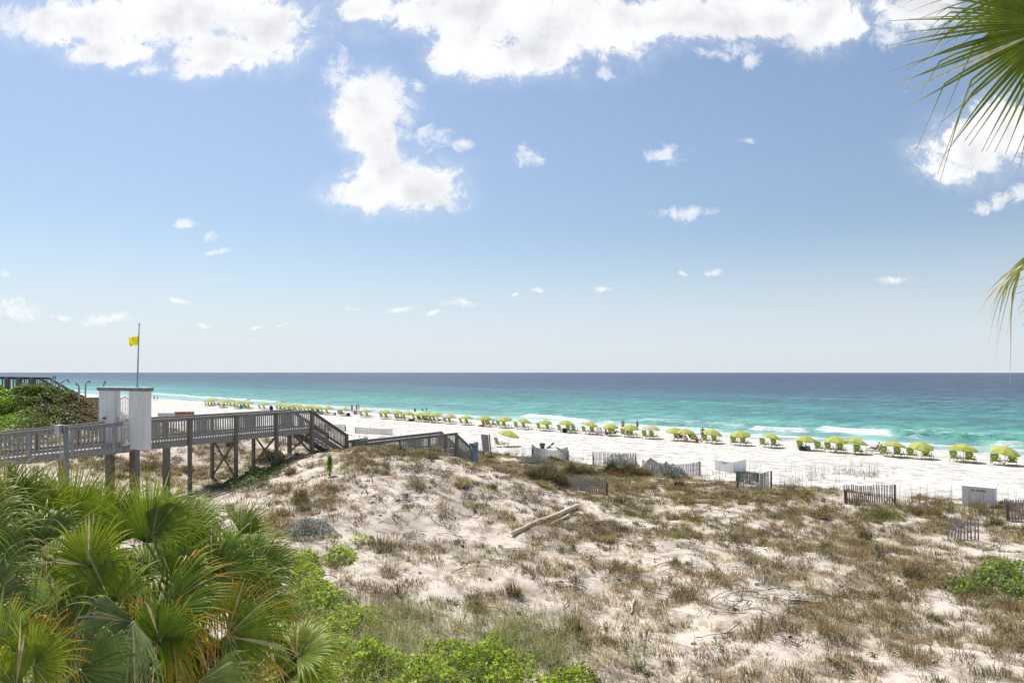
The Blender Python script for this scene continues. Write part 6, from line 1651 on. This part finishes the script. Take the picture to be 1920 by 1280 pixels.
cA = P(150, 1150, 7.3); cB = P(335, 1150, 7.7); cC = P(-70, 1110, 7.0); cD = P(70, 1345, 6.1); cE = P(400, 1350, 6.7)
pA = palm('fan palm in the middle of the left clump with a fan turned full face', cA)
pB = palm('fan palm at the back right of the clump with tall upright green fans', cB)
pC = palm('fan palm cut by the left edge with yellowing straggly fronds', cC)
pD = palm('low fan palm in the bottom left corner with orange tips', cD)
pE = palm('fan palm at the lower right of the clump with bright orange leaf tips', cE)
FR = [
 # palm, hub px, depth, axis, face normal, length, tip, droop, extra
 (pA, cA, (128, 990, 7.8), (-.12, .2, 1), (0, -1, .2), .86, 'yellow', .10, dict(span=1.25, torn=.08, fold=.1, bend=-.05)),
 (pA, cA, (165, 1060, 6.9), (.22, .05, 1), (0, -1, .35), .66, 'straw', .35, dict(span=2.75, torn=.22, fold=.05, bend=.05)),
 (pA, cA, (70, 1030, 7.0), (-.8, .1, .5), (.3, -.8, .6), .85, 'straw', .5, dict(span=1.9, torn=.4, pale=.3)),
 (pA, cA, (150, 1130, 6.7), (-.45, -.25, -.75), (-.3, -.85, .4), .82, 'straw', .5, dict(span=1.5, torn=.4, pale=.4)),
 (pA, cA, (60, 1165, 6.5), (-.5, -.3, .55), (.2, -.9, .3), .8, 'yellow', .5, dict(span=1.7, torn=.4, pale=.45)),
 (pA, cA, (215, 1020, 8.1), (.05, .3, 1), (.1, -1, .15), .75, 'yellow', .12, dict(span=1.2, torn=.06)),
 (pB, cB, (275, 1018, 7.6), (.12, .15, 1), (0, -1, .22), .86, 'yellow', .10, dict(span=1.3, torn=.08, fold=.1, bend=-.05)),
 (pB, cB, (285, 1005, 7.5), (.75, .1, .75), (-.45, -.85, .4), .88, 'yellow', .30, dict(span=1.35, torn=.22, fold=.2)),
 (pB, cB, (400, 1082, 7.2), (.92, -.05, .42), (-.35, -.85, .55), .86, 'straw', .34, dict(span=1.75, torn=.3, fold=.2)),
 (pB, cB, (345, 985, 8.4), (.9, .2, .55), (-.3, -.6, .8), .85, 'straw', .5, dict(span=1.9, torn=.4, pale=.6)),
 (pB, cB, (452, 1000, 8.6), (.45, .1, .9), (-.2, -1, .2), .60, 'orange', .15, dict(span=1.1, torn=.2)),
 (pB, cB, (330, 1100, 7.1), (.55, -.25, .55), (-.3, -.9, .4), .8, 'yellow', .4, dict(span=1.6, torn=.3)),
 (pB, cB, (230, 1095, 7.3), (-.35, -.2, .8), (.1, -1, .2), .7, 'straw', .6, dict(span=1.7, torn=.5, pale=.35)),
 (pB, cB, (285, 1070, 7.9), (.2, .1, -.8), (-.1, -.9, .5), .75, 'straw', .3, dict(span=1.6, torn=.3, pale=.2)),
 (pE, cE, (300, 1200, 6.3), (.35, .05, 1), (.05, -1, .30), .60, 'orange', .34, dict(span=2.7, torn=.2, fold=.05, bend=.05)),
 (pE, cE, (425, 1192, 6.5), (1, -.05, .10), (-.2, -.9, .5), .72, 'orange', .20, dict(span=1.55, torn=.15, fold=.22)),
 (pE, cE, (250, 1165, 6.2), (-.45, -.3, -.55), (-.2, -.85, .55), .92, 'straw', .45, dict(span=1.6, torn=.45, pale=.75)),
 (pE, cE, (300, 1150, 6.6), (.95, -.1, .45), (-.4, -.7, .6), .88, 'orange', .25, dict(span=1.2, torn=.25)),
 (pE, cE, (370, 1280, 6.2), (.5, -.3, -.65), (-.1, -.9, .5), .75, 'straw', .4, dict(span=1.7, torn=.3, pale=.4)),
 (pD, cD, (62, 1245, 5.7), (.35, .0, 1), (.05, -1, .3), .58, 'orange', .3, dict(span=2.5, torn=.2)),
 (pD, cD, (150, 1255, 5.9), (.75, -.2, -.35), (.0, -.9, .5), .7, 'straw', .45, dict(span=1.8, torn=.35, pale=.4)),
 (pD, cD, (0, 1215, 5.8), (-.4, -.1, .8), (.2, -1, .3), .66, 'orange', .35, dict(span=1.8, torn=.3, pale=.2)),
 (pD, cD, (30, 1290, 5.6), (-.3, -.4, .2), (.2, -.9, .4), .7, 'orange', .35, dict(span=1.8, torn=.3)),
 (pC, cC, (10, 965, 7.4), (.35, .1, .9), (-.1, -1, .2), .8, 'yellow', .30, dict(span=1.5, torn=.25, pale=.15)),
 (pC, cC, (-50, 985, 7.0), (.8, .1, .6), (-.3, -.8, .5), .85, 'yellow', .45, dict(span=1.6, torn=.35, pale=.25)),
 (pC, cC, (-40, 1060, 6.7), (.95, -.1, .15), (-.2, -.8, .6), .82, 'straw', .5, dict(span=1.6, torn=.4, pale=.4)),
 (pC, cC, (-30, 1130, 6.4), (.9, -.2, .35), (-.3, -.8, .5), .85, 'straw', .5, dict(span=1.5, torn=.4, pale=.4)),
 (pB, cB, (335, 1035, 7.9), (.45, .15, .9), (-.25, -1, .25), .86, 'yellow', .18, dict(span=1.2, torn=.12)),
 (pA, cA, (55, 1005, 7.6), (-.2, .1, 1), (0, -1, .2), .88, 'yellow', .14, dict(span=1.2, torn=.1)),
 (pB, cB, (470, 1085, 7.9), (.75, .1, .65), (-.3, -.9, .4), .72, 'yellow', .25, dict(span=1.4, torn=.2)),
 (pB, cB, (450, 1125, 7.4), (1, 0, .15), (-.3, -.8, .6), .75, 'straw', .35, dict(span=1.5, torn=.3)),
 (pC, cC, (15, 1000, 7.8), (.1, .1, 1), (0, -1, .2), .9, 'yellow', .16, dict(span=1.2, torn=.1)),
 (pA, cA, (190, 1000, 8.4), (.1, .1, 1), (0, -1, .2), .8, 'yellow', .12, dict(span=1.1, torn=.1)),
 (pE, cE, (210, 1130, 6.9), (-.3, -.2, .9), (.1, -1, .3), .75, 'straw', .4, dict(span=1.6, torn=.35, pale=.2)),
 (pC, cC, (-90, 920, 7.2), (.6, .1, .8), (-.3, -.9, .3), .8, 'yellow', .4, dict(span=1.5, torn=.3, pale=.2)),
]
for k, (pm, cr, hp, A, Nn, ln, tip, dr, ex) in enumerate(FR):
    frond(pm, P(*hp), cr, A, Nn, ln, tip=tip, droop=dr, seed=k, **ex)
# the leaves behind, filling out each crown
rg = random.Random(5)
for pm, cr, n in ((pA, cA, 10), (pB, cB, 11), (pC, cC, 6), (pD, cD, 6), (pE, cE, 9)):
    for i in range(n):
        a = i * 2.399 + rg.uniform(-.3, .3); elv = rg.uniform(-.5, .7)
        A = V3(math.cos(a) * math.cos(elv), abs(math.sin(a)) * math.cos(elv) * .9 + .15, math.sin(elv)).normalized()
        hub = cr + A * rg.uniform(.55, .85) + V3(0, .25, .0)
        frond(pm, hub, cr, A, (rg.uniform(-.3, .3), -.55, .9), rg.uniform(.62, .82), tip=rg.choice(['straw', 'yellow', 'green']), droop=rg.uniform(.25, .6), seed=200 + i + int(100 * cr.x), span=rg.uniform(1.5, 2.1), nseg=36, pale=rg.uniform(0, .25), torn=.3, fil=5)

# dead fronds hanging below the crowns
for pm, cr, n in ((pA, cA, 4), (pB, cB, 4), (pC, cC, 2), (pD, cD, 2), (pE, cE, 4)):
    for i in range(n):
        a = -2.6 + i * 1.1 + rg.uniform(-.4, .4)
        A = V3(math.cos(a), math.sin(a) * .8, rg.uniform(-1.0, -.4)).normalized()
        hub = cr + A * rg.uniform(.45, .75) + V3(0, -.1, rg.uniform(-.1, .2))
        frond(pm, hub, cr, A, (rg.uniform(-.4, .4), -.7, .6), rg.uniform(.5, .75), tip='straw', droop=rg.uniform(.5, 1.0), seed=500 + i + int(100 * cr.x), span=rg.uniform(.9, 1.5), nseg=26, torn=.6, fil=6, dead=1)

# palm beside the balcony: only its outer leaves reach into view, backlit shade painted into their green
cR = P(2330, 330, 4.6)
pR = palm('tall fan palm beside the balcony whose fronds hang in at the upper right', cR, lean=.5)
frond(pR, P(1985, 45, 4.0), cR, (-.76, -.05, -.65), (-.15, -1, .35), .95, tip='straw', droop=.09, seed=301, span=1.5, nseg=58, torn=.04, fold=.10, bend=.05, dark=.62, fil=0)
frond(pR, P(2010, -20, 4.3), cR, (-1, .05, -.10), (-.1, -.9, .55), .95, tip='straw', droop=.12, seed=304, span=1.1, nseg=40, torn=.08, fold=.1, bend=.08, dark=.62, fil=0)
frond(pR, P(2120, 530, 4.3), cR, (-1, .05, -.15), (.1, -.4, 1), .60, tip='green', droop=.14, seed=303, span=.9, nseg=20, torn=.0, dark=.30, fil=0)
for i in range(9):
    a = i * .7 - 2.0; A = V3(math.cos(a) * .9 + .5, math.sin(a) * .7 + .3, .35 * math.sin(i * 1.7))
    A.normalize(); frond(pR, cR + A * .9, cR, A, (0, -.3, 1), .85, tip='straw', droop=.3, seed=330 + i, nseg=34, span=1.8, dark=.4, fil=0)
